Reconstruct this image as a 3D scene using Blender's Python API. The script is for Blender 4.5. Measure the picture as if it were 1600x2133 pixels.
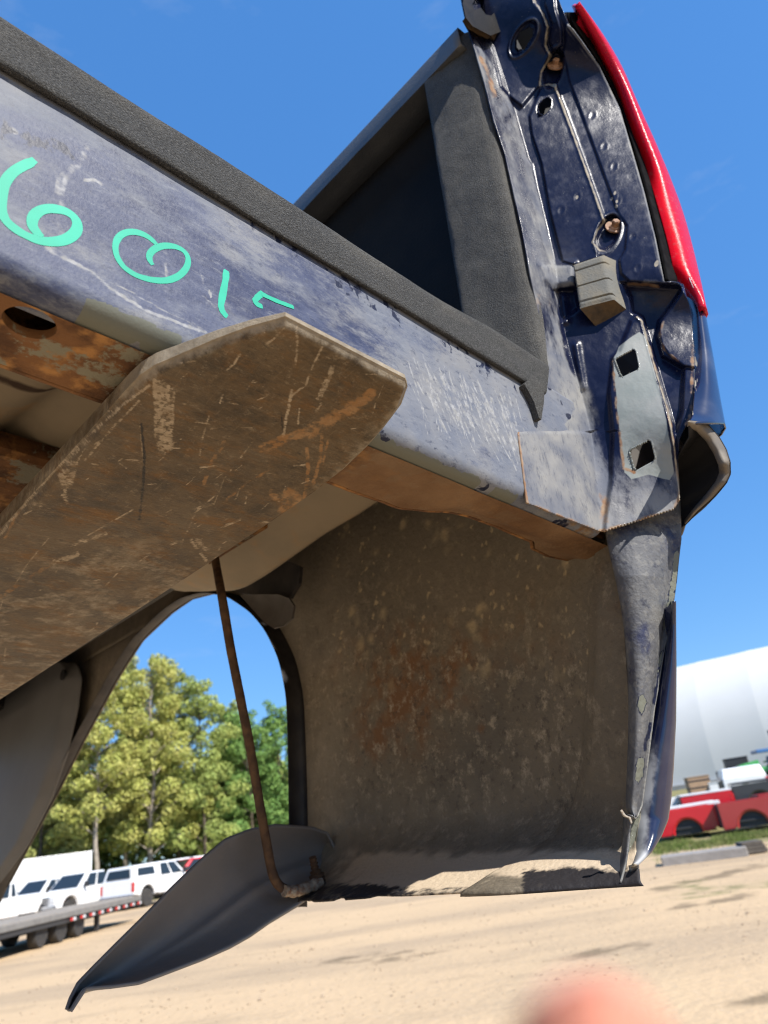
import bpy, math, random
import numpy as np
from mathutils import Matrix, Vector

# ------------------------------------------------------------------ camera frame and photo calibration
PP = np.array([800.0, 1066.5])
_v1 = np.array([2524, 1661.0]) - PP          # vanishing point of the bed's cross direction
_v2 = np.array([-814, 1955.0]) - PP          # vanishing point of the bed's long direction
FPX = math.sqrt(-(_v1 @ _v2))
_bx = np.array([_v1[0], -_v1[1], -FPX]); _bx /= np.linalg.norm(_bx)
_by = np.array([_v2[0], -_v2[1], -FPX]); _by /= np.linalg.norm(_by)
RB = np.array([_bx, _by, np.cross(_bx, _by)])          # camera axes -> bed axes


def camray(px, py):
    px = np.asarray(px, float); py = np.asarray(py, float)
    return np.stack([px - PP[0], -(py - PP[1]), np.full(px.shape, -FPX)], -1)


_n = np.cross(camray(150, 1838), camray(1500, 1640)); _n /= np.linalg.norm(_n); _n *= np.sign(_n[1])
_fy = np.array([0, 0, -1.0]); _fy -= _n * (_fy @ _n); _fy /= np.linalg.norm(_fy)
MW = np.array([np.cross(_fy, _n), _fy, _n])            # camera axes -> world axes
RWB = MW @ RB.T                                        # bed axes -> world axes
CAM = np.array([0, 0, 1.5])
U = 0.28                                               # metres per bed unit

scene = bpy.context.scene
col = scene.collection
for o in list(bpy.data.objects):
    bpy.data.objects.remove(o)

cam_d = bpy.data.cameras.new('camera'); cam = bpy.data.objects.new('camera', cam_d); col.objects.link(cam)
cam.matrix_world = Matrix.Translation(CAM) @ Matrix(MW.tolist()).to_4x4()
cam_d.sensor_fit = 'HORIZONTAL'; cam_d.sensor_width = 36.0
cam_d.lens = FPX / 1600 * 36.0
cam_d.clip_start = 0.005; cam_d.clip_end = 3000
cam_d.dof.use_dof = True; cam_d.dof.focus_distance = 0.50; cam_d.dof.aperture_fstop = 15.0
scene.camera = cam

SUN_B = np.array([-0.02, -0.69, 0.67])                  # towards the sun, in bed axes
SUN = RWB @ SUN_B; SUN /= np.linalg.norm(SUN)
world = bpy.data.worlds.new('World'); scene.world = world; world.use_nodes = True
wn = world.node_tree.nodes; wl = world.node_tree.links; wn.clear()
sky = wn.new('ShaderNodeTexSky'); sky.sky_type = 'NISHITA'; sky.sun_disc = False
sky.sun_elevation = math.asin(SUN[2]); sky.sun_rotation = math.atan2(SUN[0], SUN[1])
sky.air_density = 1.0; sky.dust_density = 0.1; sky.ozone_density = 2.2; sky.altitude = 200
hsv = wn.new('ShaderNodeHueSaturation'); hsv.inputs['Saturation'].default_value = 2.06
wb = wn.new('ShaderNodeBackground'); wb.inputs['Strength'].default_value = 0.15
wo = wn.new('ShaderNodeOutputWorld')
# faint wisps of high cloud
wtc = wn.new('ShaderNodeTexCoord'); wmp = wn.new('ShaderNodeMapping'); wmp.inputs['Scale'].default_value = (2.2, 3.2, 9.0); wmp.inputs['Rotation'].default_value = (.25, .2, .4)
wnz = wn.new('ShaderNodeTexNoise'); wnz.inputs['Scale'].default_value = 1.6; wnz.inputs['Detail'].default_value = 8; wnz.inputs['Roughness'].default_value = .62
wmr = wn.new('ShaderNodeMapRange'); wmr.inputs['From Min'].default_value = .60; wmr.inputs['From Max'].default_value = .85; wmr.inputs['To Max'].default_value = .22
wmx = wn.new('ShaderNodeMix'); wmx.data_type = 'RGBA'; wmx.inputs['B'].default_value = (2.6, 2.8, 3.1, 1)
wl.new(wtc.outputs['Generated'], wmp.inputs['Vector']); wl.new(wmp.outputs[0], wnz.inputs['Vector']); wl.new(wnz.outputs['Fac'], wmr.inputs['Value']); wl.new(wmr.outputs[0], wmx.inputs['Factor'])
wgm = wn.new('ShaderNodeGamma'); wgm.inputs['Gamma'].default_value = .38          # the clear sky's tone, evened towards the horizon
wtn = wn.new('ShaderNodeMix'); wtn.data_type = 'RGBA'; wtn.blend_type = 'MULTIPLY'; wtn.inputs['Factor'].default_value = 1; wtn.inputs['B'].default_value = (.91, 1.33, 1.87, 1)
wl.new(sky.outputs[0], wgm.inputs['Color']); wl.new(wgm.outputs[0], hsv.inputs['Color']); wl.new(hsv.outputs[0], wtn.inputs['A']); wl.new(wtn.outputs['Result'], wmx.inputs['A']); wl.new(wmx.outputs['Result'], wb.inputs['Color']); wl.new(wb.outputs[0], wo.inputs['Surface'])
sun_d = bpy.data.lights.new('sun', 'SUN'); sun_d.energy = 4.2; sun_d.angle = math.radians(0.53); sun_d.color = (1.0, 0.955, 0.88)
sun = bpy.data.objects.new('sun', sun_d); col.objects.link(sun)
sun.rotation_euler = Vector(SUN.tolist()).to_track_quat('Z', 'Y').to_euler(); sun.location = (0, 0, 30)
scene.view_settings.view_transform = 'Standard'; scene.view_settings.look = 'None'
scene.view_settings.exposure = 0.9; scene.view_settings.gamma = 1.0
scene.view_settings.use_curve_mapping = False
scene.render.engine = 'CYCLES'
scene.cycles.pixel_filter_type = 'BLACKMAN_HARRIS'; scene.cycles.filter_width = 1.1
scene.cycles.max_bounces = 8; scene.cycles.diffuse_bounces = 4

RNG = np.random.default_rng(7)
random.seed(7)


# ------------------------------------------------------------------ geometry of the view: pixel <-> bed coordinates
def bray(px, py):
    return camray(px, py) @ RB.T


def onX(px, py, c):
    d = bray(px, py); return d * (c / d[..., 0])[..., None]


def onY(px, py, c):
    d = bray(px, py); return d * (np.asarray(c) / d[..., 1])[..., None]


def onZ(px, py, c):
    d = bray(px, py); return d * (c / d[..., 2])[..., None]


def proj(P):
    c = np.asarray(P, float) @ RB
    return PP[0] + FPX * c[..., 0] / -c[..., 2], PP[1] - FPX * c[..., 1] / -c[..., 2]


def pts(L):
    return np.array(L, float)


def crv(L, t, inv=True):
    """x as a function of y through the traced points"""
    a = np.array(L, float); o = np.argsort(a[:, 1], kind='stable')
    return np.interp(t, a[o, 1], a[o, 0])


# ------------------------------------------------------------------ noise and masks
def _hash(ix, iy, s):
    h = (ix.astype(np.int64) * 374761393 + iy.astype(np.int64) * 668265263 + s * 1442695041) & 0xffffffff
    h = ((h ^ (h >> 13)) * 1274126177) & 0xffffffff
    return ((h ^ (h >> 16)) & 0xffff) / 65535.0


def vnoise(x, y, s=0):
    ix = np.floor(x); iy = np.floor(y); fx = x - ix; fy = y - iy
    fx = fx * fx * (3 - 2 * fx); fy = fy * fy * (3 - 2 * fy)
    a = _hash(ix, iy, s); b = _hash(ix + 1, iy, s); c = _hash(ix, iy + 1, s); d = _hash(ix + 1, iy + 1, s)
    return (a * (1 - fx) + b * fx) * (1 - fy) + (c * (1 - fx) + d * fx) * fy


def fbm(x, y, s=0, o=4):
    v = 0; a = .5; t = 0
    for i in range(o):
        v = v + a * vnoise(x * 2 ** i + 17 * i, y * 2 ** i - 9 * i, s + i); t += a; a *= .55
    return v / t


def sst(a, b, x):
    t = np.clip((x - a) / (b - a + 1e-12), 0, 1); return t * t * (3 - 2 * t)


def dpoly(x, y, L):
    """distance to an open polyline"""
    d = np.full(np.shape(x), 1e9)
    for (x0, y0), (x1, y1) in zip(L[:-1], L[1:]):
        vx, vy = x1 - x0, y1 - y0; q = vx * vx + vy * vy + 1e-9
        t = np.clip(((x - x0) * vx + (y - y0) * vy) / q, 0, 1)
        d = np.minimum(d, np.hypot(x - x0 - t * vx, y - y0 - t * vy))
    return d


def sdf(x, y, L):
    """signed distance, negative inside"""
    d = dpoly(x, y, list(L) + [L[0]]); ins = np.zeros(np.shape(x), bool)
    n = len(L)
    for i in range(n):
        x0, y0 = L[i]; x1, y1 = L[(i + 1) % n]
        if y0 == y1: continue
        c = ((y0 > y) != (y1 > y)) & (x < (x1 - x0) * (y - y0) / (y1 - y0) + x0)
        ins ^= c
    return np.where(ins, -d, d)


def pm(x, y, L, soft=3.):
    return sst(soft, -soft, sdf(x, y, L)) if False else 1 - sst(-soft, soft, sdf(x, y, L))


def ell(x, y, cx, cy, rx, ry, deg=0):
    a = math.radians(deg); dx = x - cx; dy = y - cy
    u = dx * math.cos(a) + dy * math.sin(a); v = -dx * math.sin(a) + dy * math.cos(a)
    return np.hypot(u / rx, v / ry)


# ------------------------------------------------------------------ mesh helpers
class Frame:
    """things built in bed units: local = U * (p - base), turned into the world by the root"""
    base = np.array([2.0, 1.0, -0.08])


def loc(P):
    return (np.asarray(P, float) - Frame.base) * U


def mesh_np(name, V, F, smooth=True, attrs=None, sharp=None):
    me = bpy.data.meshes.new(name)
    V = np.asarray(V, float).reshape(-1, 3)
    if isinstance(F, np.ndarray):
        k = F.shape[1]
        me.vertices.add(len(V)); me.vertices.foreach_set('co', V.ravel())
        me.loops.add(F.size); me.loops.foreach_set('vertex_index', F.ravel().astype(np.int32))
        me.polygons.add(len(F)); me.polygons.foreach_set('loop_start', np.arange(0, F.size, k, dtype=np.int32))
        me.update(calc_edges=True)
    else:
        me.from_pydata([tuple(v) for v in V], [], F); me.update()
    me.validate()
    me.polygons.foreach_set('use_smooth', [smooth] * len(me.polygons))
    if attrs:
        for k, a in attrs.items():
            at = me.attributes.new(k, 'FLOAT', 'POINT'); at.data.foreach_set('value', np.clip(np.asarray(a, float).ravel(), 0, 1).astype(np.float32))
    if smooth and sharp:
        me.set_sharp_from_angle(angle=math.radians(sharp))
    return me


def obj(name, me, mat, parent=None, solid=0, **props):
    o = bpy.data.objects.new(name, me); col.objects.link(o)
    if mat: 
        if not me.materials: me.materials.append(mat)
    if parent: o.parent = parent
    if solid:
        m = o.modifiers.new('thickness', 'SOLIDIFY'); m.thickness = abs(solid); m.offset = -1 if solid > 0 else 1
    for k, v in props.items(): o[k] = v
    return o


def empty(name, label, cat, location=(0, 0, 0), rot=None, group=None):
    o = bpy.data.objects.new(name, None); col.objects.link(o); o.empty_display_size = .1
    o.location = location
    if rot is not None: o.rotation_euler = rot
    o['label'] = label; o['category'] = cat
    if group: o['group'] = group
    return o


def gridF(r, c, flip=False, keep=None):
    i = np.arange(r * c).reshape(r, c)
    F = np.stack([i[:-1, :-1], i[:-1, 1:], i[1:, 1:], i[1:, :-1]], -1).reshape(-1, 4)
    if keep is not None: F = F[keep.reshape(-1)]
    if flip: F = F[:, ::-1]
    return F


def grid_obj(name, P, mat, parent=None, attrs=None, flip=False, keep=None, solid=0, sharp=None, **props):
    r, c = P.shape[:2]
    n = np.cross(P[:-1, 1:] - P[:-1, :-1], P[1:, :-1] - P[:-1, :-1])
    flip = float((n * P[:-1, :-1]).sum()) > 0          # outer face towards the viewer's side
    me = mesh_np(name, loc(P), gridF(r, c, flip, keep), True, attrs, sharp)
    return obj(name, me, mat, parent, solid, **props)


def face_cam(P):
    """does the grid winding (no flip) face the camera at the origin?"""
    a = P[0, 0]; n = np.cross(P[0, -1] - a, P[-1, 0] - a); return n @ a > 0


def box_mesh(name, lo, hi, bevel=0.0):
    import bmesh
    bm = bmesh.new(); bmesh.ops.create_cube(bm, size=1)
    lo = np.array(lo, float); hi = np.array(hi, float)
    for v in bm.verts:
        c = np.array(v.co) + .5; v.co = tuple(lo + (hi - lo) * c)
    if bevel:
        bmesh.ops.bevel(bm, geom=list(bm.edges), offset=bevel, segments=2, affect='EDGES', profile=.6)
    me = bpy.data.meshes.new(name); bm.to_mesh(me); bm.free(); return me


def tube_mesh(name, path, rad, n=10, cap=True):
    P = np.asarray(path, float); m = len(P)
    R = np.full(m, rad) if np.isscalar(rad) else np.asarray(rad, float)
    T = np.gradient(P, axis=0); T /= np.linalg.norm(T, axis=1)[:, None] + 1e-12
    up = np.array([0, 0, 1.0]) if abs(T[0, 2]) < .9 else np.array([1.0, 0, 0])
    V = []
    nrm = up - T[0] * (up @ T[0]); nrm /= np.linalg.norm(nrm)
    for i in range(m):
        nrm = nrm - T[i] * (nrm @ T[i]); nrm /= np.linalg.norm(nrm); b = np.cross(T[i], nrm)
        for k in range(n):
            a = 2 * math.pi * k / n; V.append(P[i] + R[i] * (math.cos(a) * nrm + math.sin(a) * b))
    F = []
    for i in range(m - 1):
        for k in range(n):
            k2 = (k + 1) % n; F.append((i * n + k, i * n + k2, (i + 1) * n + k2, (i + 1) * n + k))
    if cap: F.append(tuple(range(n))[::-1]); F.append(tuple(range((m - 1) * n, m * n)))
    return mesh_np(name, V, F, True, sharp=50)


def lathe_mesh(name, prof, n=24, axis='y'):
    V = []; F = []
    for r, h in prof:
        for k in range(n):
            a = 2 * math.pi * k / n
            V.append((r * math.cos(a), h, r * math.sin(a)) if axis == 'y' else (r * math.cos(a), r * math.sin(a), h))
    m = len(prof)
    for i in range(m - 1):
        for k in range(n):
            k2 = (k + 1) % n; F.append((i * n + k, i * n + k2, (i + 1) * n + k2, (i + 1) * n + k))
    F.append(tuple(range(n))); F.append(tuple(range((m - 1) * n, m * n))[::-1])
    return mesh_np(name, V, F, True, sharp=35)


def prism_mesh(name, poly, y0, y1, bevel=0.0, sharp=30):
    """side outline (x,z) extruded across y"""
    import bmesh
    bm = bmesh.new()
    a = [bm.verts.new((x, y0, z)) for x, z in poly]
    f = bm.faces.new(a); r = bmesh.ops.extrude_face_region(bm, geom=[f])
    for v in r['geom']:
        if isinstance(v, bmesh.types.BMVert): v.co.y = y1
    bmesh.ops.recalc_face_normals(bm, faces=bm.faces)
    if bevel: bmesh.ops.bevel(bm, geom=[e for e in bm.edges if e.calc_face_angle(0) > .9], offset=bevel, segments=2, affect='EDGES')
    bmesh.ops.triangulate(bm, faces=[f for f in bm.faces if len(f.verts) > 4])
    me = bpy.data.meshes.new(name); bm.to_mesh(me); bm.free()
    me.polygons.foreach_set('use_smooth', [True] * len(me.polygons)); me.set_sharp_from_angle(angle=math.radians(sharp))
    return me


# ------------------------------------------------------------------ materials
def srgb(r, g, b):
    f = lambda c: (c / 255 / 12.92) if c <= 10.3 else ((c / 255 + .055) / 1.055) ** 2.4
    return (f(r), f(g), f(b))


class M:
    """a small builder for layered procedural materials"""
    def __init__(s, name, base, rough=.5, metal=0., spec=.5, coat=0., coat_rough=.05):
        s.m = bpy.data.materials.new(name); s.m.use_nodes = True
        s.t = s.m.node_tree; s.n = s.t.nodes; s.l = s.t.links
        s.b = s.n['Principled BSDF']; s.b.inputs['Metallic'].default_value = metal
        s.b.inputs['Specular IOR Level'].default_value = spec
        s.b.inputs['Coat Weight'].default_value = coat; s.b.inputs['Coat Roughness'].default_value = coat_rough
        s.tc = s.n.new('ShaderNodeTexCoord')
        s.c = None; s.base = tuple(base); s.rough = rough; s.r = None; s.bumps = []; s.coat = coat
        s.b.inputs['Base Color'].default_value = (*base, 1); s.b.inputs['Roughness'].default_value = rough

    def val(s, v):
        n = s.n.new('ShaderNodeValue'); n.outputs[0].default_value = v; return n.outputs[0]

    def vec(s, scale=(1, 1, 1), rot=(0, 0, 0), loc=(0, 0, 0)):
        m = s.n.new('ShaderNodeMapping'); m.inputs['Scale'].default_value = scale; m.inputs['Rotation'].default_value = rot
        m.inputs['Location'].default_value = loc
        s.l.new(s.tc.outputs['Object'], m.inputs['Vector']); return m.outputs[0]

    def noise(s, scale, lo=.4, hi=.6, detail=4, rough=.55, aniso=(1, 1, 1), rot=(0, 0, 0), loc=(0, 0, 0), dist=0):
        t = s.n.new('ShaderNodeTexNoise'); t.inputs['Scale'].default_value = scale; t.inputs['Detail'].default_value = detail
        t.inputs['Roughness'].default_value = rough; t.inputs['Distortion'].default_value = dist
        s.l.new(s.vec(aniso, rot, loc), t.inputs['Vector'])
        return s.ramp(t.outputs['Fac'], lo, hi)

    def voro(s, scale, lo=.0, hi=.3, rnd=1., aniso=(1, 1, 1), warp=0.):
        t = s.n.new('ShaderNodeTexVoronoi'); t.inputs['Scale'].default_value = scale; t.inputs['Randomness'].default_value = rnd
        v = s.vec(aniso)
        if warp:
            nz = s.n.new('ShaderNodeTexNoise'); nz.inputs['Scale'].default_value = scale * 1.7; nz.inputs['Detail'].default_value = 3
            s.l.new(v, nz.inputs['Vector'])
            a = s.n.new('ShaderNodeVectorMath'); a.operation = 'MULTIPLY_ADD'; s.l.new(nz.outputs['Color'], a.inputs[0])
            a.inputs[1].default_value = (warp,) * 3; s.l.new(v, a.inputs[2]); v = a.outputs[0]
        s.l.new(v, t.inputs['Vector'])
        return s.ramp(t.outputs['Distance'], lo, hi, inv=True)

    def ramp(s, src, lo, hi, inv=False):
        m = s.n.new('ShaderNodeMapRange'); m.interpolation_type = 'SMOOTHSTEP'
        m.inputs['From Min'].default_value = lo; m.inputs['From Max'].default_value = hi
        if inv: m.inputs['To Min'].default_value = 1; m.inputs['To Max'].default_value = 0
        s.l.new(src, m.inputs['Value']); return m.outputs[0]

    def attr(s, name):
        a = s.n.new('ShaderNodeAttribute'); a.attribute_name = name; return a.outputs['Fac']

    def math(s, op, a, b):
        m = s.n.new('ShaderNodeMath'); m.operation = op
        for i, v in enumerate((a, b)):
            if isinstance(v, (int, float)): m.inputs[i].default_value = v
            else: s.l.new(v, m.inputs[i])
        return m.outputs[0]

    def mul(s, a, b): return s.math('MULTIPLY', a, b)

    def attr_n(s, name, scale, amt=.6, soft=.25, **k):
        """a painted mask whose edge is broken up by noise"""
        nz = s.noise(scale, 0.25, .75, **k)
        x = s.math('ADD', s.attr(name), s.mul(s.mul(s.math('SUBTRACT', nz, .5), amt), s.math('MINIMUM', s.mul(s.attr(name), 2.2), 1.)))
        x = s.ramp(x, .5 - soft, .5 + soft)
        return s.mul(x, s.ramp(s.attr(name), 0.0, .06))

    def layer(s, fac, color, rough=None, color2=None, cscale=40):
        if color2 is not None:
            nz = s.noise(cscale, .3, .7)
            cm = s.n.new('ShaderNodeMix'); cm.data_type = 'RGBA'; s.l.new(nz, cm.inputs['Factor'])
            cm.inputs['A'].default_value = (*color, 1); cm.inputs['B'].default_value = (*color2, 1); csrc = cm.outputs['Result']
        else: csrc = None
        m = s.n.new('ShaderNodeMix'); m.data_type = 'RGBA'
        if isinstance(fac, (int, float)): m.inputs['Factor'].default_value = fac
        else: s.l.new(fac, m.inputs['Factor'])
        if s.c is None: m.inputs['A'].default_value = (*s.base, 1)
        else: s.l.new(s.c, m.inputs['A'])
        if csrc is None: m.inputs['B'].default_value = (*color, 1)
        else: s.l.new(csrc, m.inputs['B'])
        s.c = m.outputs['Result']
        if rough is not None:
            r = s.n.new('ShaderNodeMix'); r.data_type = 'FLOAT'
            if isinstance(fac, (int, float)): r.inputs['Factor'].default_value = fac
            else: s.l.new(fac, r.inputs['Factor'])
            if s.r is None: r.inputs['A'].default_value = s.rough
            else: s.l.new(s.r, r.inputs['A'])
            r.inputs['B'].default_value = rough; s.r = r.outputs['Result']
        return s

    def bump(s, src, dist, strength=1.):
        s.bumps.append((src, dist, strength)); return s

    def done(s, coat_fade=None):
        if s.c: s.l.new(s.c, s.b.inputs['Base Color'])
        if s.r: s.l.new(s.r, s.b.inputs['Roughness'])
        prev = None
        for src, dist, st in s.bumps:
            b = s.n.new('ShaderNodeBump'); b.inputs['Distance'].default_value = dist; b.inputs['Strength'].default_value = st
            s.l.new(src, b.inputs['Height'])
            if prev: s.l.new(prev, b.inputs['Normal'])
            prev = b.outputs[0]
        if prev: s.l.new(prev, s.b.inputs['Normal'])
        if coat_fade is not None:
            s.l.new(s.mul(s.math('SUBTRACT', 1., coat_fade), s.coat), s.b.inputs['Coat Weight'])
        return s.m


NAVY = (.0060, .0085, .027)
DUST = (.40, .385, .36)


def mat_jamb():
    m = M('worn navy paint', NAVY, .26, spec=.14, coat=.05, coat_rough=.06)
    m.layer(m.noise(55, .45, .75), (.010, .014, .038), .4)
    m.layer(m.mul(m.noise(14, .52, .8, detail=7), .10), DUST, .6)
    haze = m.mul(m.attr_n('dust', 30, 1.1, .34, detail=10, rough=.72, aniso=(1, 1, .45)), .82)
    m.layer(haze, (.120, .130, .160), .7, (.275, .268, .25), 20)
    m.layer(m.mul(haze, m.mul(m.noise(150, .5, .66, detail=10, rough=.8, aniso=(1, 1, .4)), .7)), (.020, .026, .055), .5)
    m.layer(m.attr_n('primer', 60, .25, .12), (.20, .222, .212), .6, (.255, .262, .25), 25)
    m.layer(m.attr_n('rust', 80, .8, .3, detail=6), (.20, .10, .05), .85, (.28, .20, .135), 120)
    m.layer(m.attr_n('cream', 90, .5, .2), (.33, .285, .215), .8, (.22, .20, .17), 140)
    sp = m.mul(m.voro(210, .03, .12, warp=.003), m.noise(30, .52, .62))
    m.layer(sp, (.25, .24, .22), .7)
    m.bump(m.noise(400, .2, .8), .0003, .25)
    return m.done(haze)


def mat_sill():
    m = M('scuffed blue paint', (.034, .043, .088), .5, spec=.2)
    m.layer(m.mul(m.noise(8, .42, .60, detail=12, rough=.74, aniso=(.6, 1, 1.3), rot=(0, .5, 0)), .75), (.085, .098, .150), .55)
    m.layer(m.mul(m.noise(15, .45, .62, detail=12, rough=.76, aniso=(.5, 1, 1.2), rot=(0, .5, 0), loc=(4, 0, 2)), .8), (.016, .021, .056), .42)
    haze = m.attr_n('dust', 26, 1.2, .34, detail=12, rough=.8, aniso=(.6, 1, 1.2), rot=(0, .45, 0))
    m.layer(m.mul(haze, .75), (.138, .152, .182), .65, (.215, .215, .212), 22)
    m.layer(m.mul(m.noise(230, .50, .68, detail=10, rough=.8, aniso=(.3, 1, 1), rot=(0, .45, 0)), .5), (.21, .22, .24), .6)
    m.layer(m.mul(m.noise(170, .52, .66, detail=10, rough=.8, aniso=(.6, 1, 1), rot=(0, .45, 0), loc=(4, 0, 2)), .6), (.016, .020, .044), .45)
    m.layer(m.mul(m.attr_n('scr', 150, .9, .4), .8), (.33, .33, .33), .6, (.23, .225, .21), 200)
    m.layer(m.attr_n('dark', 130, 1.0, .15, detail=5), (.012, .015, .034), .45)
    m.layer(m.attr_n('primer', 120, .45, .08), (.125, .128, .105), .6)
    m.layer(m.attr_n('rust', 90, .8, .25, detail=6), (.16, .085, .04), .85, (.25, .205, .15), 100)
    m.layer(m.mul(m.voro(170, .02, .07, warp=.004), m.noise(22, .55, .65)), (.010, .013, .028), .5)
    m.bump(m.noise(420, .2, .8, detail=6), .0003, .3)
    return m.done()


def mat_liner(name='black bed liner', dust=.5):
    m = M(name, (.046, .046, .045), .7, spec=.18)
    m.layer(m.mul(m.noise(14, .30, .75, detail=8, rough=.65), dust), (.075, .073, .068), .75)
    m.layer(m.mul(m.mul(m.attr('dust'), m.noise(30, .15, .75, detail=9, rough=.7)), .8), (.155, .145, .125), .85)
    m.layer(m.mul(m.noise(850, .46, .70, detail=3, rough=.6), .42), (.20, .195, .185), .6)
    m.layer(m.mul(m.noise(700, .5, .68, detail=3, rough=.6, loc=(3, 1, 2)), .5), (.014, .014, .014), .6)
    m.bump(m.noise(760, .15, .85, detail=4, rough=.65), .0016, 1.0)
    m.bump(m.noise(60, .2, .8), .0012, .4)
    return m.done()


def mat_fork():
    m = M('worn fork steel', (.092, .060, .029), .55, metal=0, spec=.3)
    m.layer(m.mul(m.noise(7, .40, .62, detail=10, rough=.72), .75), (.118, .090, .058), .55)
    m.layer(m.mul(m.noise(16, .45, .62, detail=12, rough=.78, loc=(1, 5, 0)), .8), (.032, .024, .015), .5)
    m.layer(m.mul(m.noise(15, .48, .66, detail=12, rough=.78, aniso=(1, 2, 1)), .65), (.20, .095, .024), .8)
    # grinding lines run across the blade, rubbed marks along it
    ln = m.noise(60, .48, .60, detail=12, rough=.9, aniso=(1, 7, 1), rot=(0, 0, .12))
    m.layer(m.mul(ln, .30), (.165, .125, .080), .55)
    ln2 = m.noise(90, .5, .62, detail=12, rough=.9, aniso=(1, 7, 1), rot=(0, 0, .1), loc=(3, 1, 0))
    m.layer(m.mul(ln2, .38), (.012, .010, .008), .45)
    ln3 = m.noise(70, .54, .64, detail=12, rough=.86, aniso=(8, .5, 1), rot=(0, 0, -.35), loc=(7, 2, 0))
    m.layer(m.mul(ln3, .45), (.19, .145, .095), .6)
    m.layer(m.mul(m.noise(120, .53, .64, detail=12, rough=.88, aniso=(1, 1.6, 1)), .65), (.27, .215, .15), .7)
    m.layer(m.mul(m.noise(90, .53, .64, detail=12, rough=.88, aniso=(1, 1.6, 1), loc=(9, 9, 0)), .75), (.014, .012, .010), .5)
    m.layer(m.mul(m.attr_n('wear', 110, .9, .4, detail=9, rough=.75), .72), (.25, .205, .145), .6, (.36, .305, .225), 120)
    m.layer(m.mul(m.attr_n('scr', 260, 1.6, .35, detail=10, rough=.85, aniso=(1, 2, 1), rot=(0, 0, .1)), .85), (.42, .345, .25), .75, (.28, .22, .15), 150)
    m.layer(m.mul(m.attr_n('rust', 110, 1.5, .42, detail=11, rough=.85), .7), (.30, .150, .055), .85, (.36, .22, .11), 90)
    m.layer(m.mul(m.attr_n('dark', 160, 1.0, .35), .9), (.010, .009, .009), .5)
    m.layer(m.mul(m.mul(m.voro(230, .02, .10, warp=.006), m.noise(34, .52, .64)), .9), (.40, .33, .24), .7)
    m.bump(ln2, .0004, .4); m.bump(m.noise(240, .2, .8, detail=8, rough=.7), .0006, .6)
    return m.done()


def mat_rust(name='rusted steel', primer=.35):
    m = M(name, (.16, .075, .03), .85, spec=.25)
    m.layer(m.noise(34, .40, .62, detail=8, rough=.65), (.075, .036, .018), .9)
    m.layer(m.mul(m.noise(52, .5, .66, detail=8, loc=(2, 0, 5)), .8), (.36, .18, .06), .85)
    m.layer(m.mul(m.noise(20, .60 - primer * .2, .64 - primer * .2, detail=9, rough=.65, loc=(7, 3, 1)), 1), (.175, .16, .115), .75)
    m.layer(m.noise(40, .66, .72, detail=7, loc=(1, 8, 2)), (.020, .014, .012), .9)
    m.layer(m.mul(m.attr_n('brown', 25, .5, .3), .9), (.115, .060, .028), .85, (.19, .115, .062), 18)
    m.bump(m.noise(130, .2, .8, detail=7), .0015, .6)
    return m.done()


def mat_floor_under():
    m = M('dusty primer under the bed', (.27, .215, .145), .75, spec=.3)
    m.layer(m.mul(m.noise(9, .35, .7, detail=6), .7), (.19, .16, .115), .8)
    m.layer(m.mul(m.noise(22, .55, .75, detail=7), .55), (.34, .20, .085), .85)
    m.layer(m.attr_n('dark', 30, .4, .25), (.05, .03, .02), .9)
    m.bump(m.noise(60, .2, .8), .001, .3)
    return m.done()


def mat_fender_in():
    m = M('dusty inner fender', (.138, .115, .084), .75, spec=.3)
    m.layer(m.mul(m.noise(9, .38, .66, detail=8), .8), (.160, .133, .098), .8)
    m.layer(m.mul(m.noise(6, .45, .7, detail=7, loc=(4, 2, 9)), .6), (.085, .076, .064), .7)
    m.layer(m.mul(m.attr_n('rust', 40, .8, .4, detail=8), .75), (.165, .072, .026), .85)
    m.layer(m.mul(m.mul(m.noise(60, .50, .68, detail=10, rough=.76), m.attr('mott')), 1.), (.34, .285, .21), .85)
    m.layer(m.mul(m.noise(100, .54, .64, detail=8, rough=.7, loc=(5, 5, 0)), m.mul(m.attr('mott'), .6)), (.060, .050, .042), .85)
    m.layer(m.mul(m.mul(m.voro(150, .03, .14, warp=.008), m.noise(14, .5, .6)), .8), (.060, .028, .014), .85)
    m.layer(m.mul(m.attr('pale'), m.noise(18, .2, .7, detail=9, rough=.7)), (.25, .215, .165), .8)  # lighter colour that paints in the panel's curved shading, plus pale mottling
    sp = m.mul(m.voro(30, .05, .36, warp=.020), m.noise(11, .46, .60))
    m.layer(m.mul(m.mul(sp, m.attr('splat')), .9), (.36, .285, .175), .9)
    sp2 = m.mul(m.voro(70, .12, .32, warp=.014), m.noise(30, .46, .58, loc=(3, 3, 3)))
    m.layer(m.mul(m.mul(sp2, m.attr('splat')), .9), (.36, .285, .175), .9)
    m.layer(m.mul(m.attr_n('dust', 45, .5, .35, detail=7), .9), (.56, .45, .325), .9)  # dust colour made extra bright to paint in the sunlit lower patch
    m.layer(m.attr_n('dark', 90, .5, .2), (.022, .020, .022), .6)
    m.bump(m.noise(160, .2, .8, detail=6), .0012, .5)
    return m.done()


def mat_simple(name, c, rough=.5, c2=None, scale=20, amt=.6, spec=.5, coat=0, bump=0, bs=200, metal=0):
    m = M(name, c, rough, metal, spec, coat)
    if c2: m.layer(m.mul(m.noise(scale, .35, .7, detail=6), amt), c2, rough)
    if bump: m.bump(m.noise(bs, .2, .8), bump, .6)
    return m.done()


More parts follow.
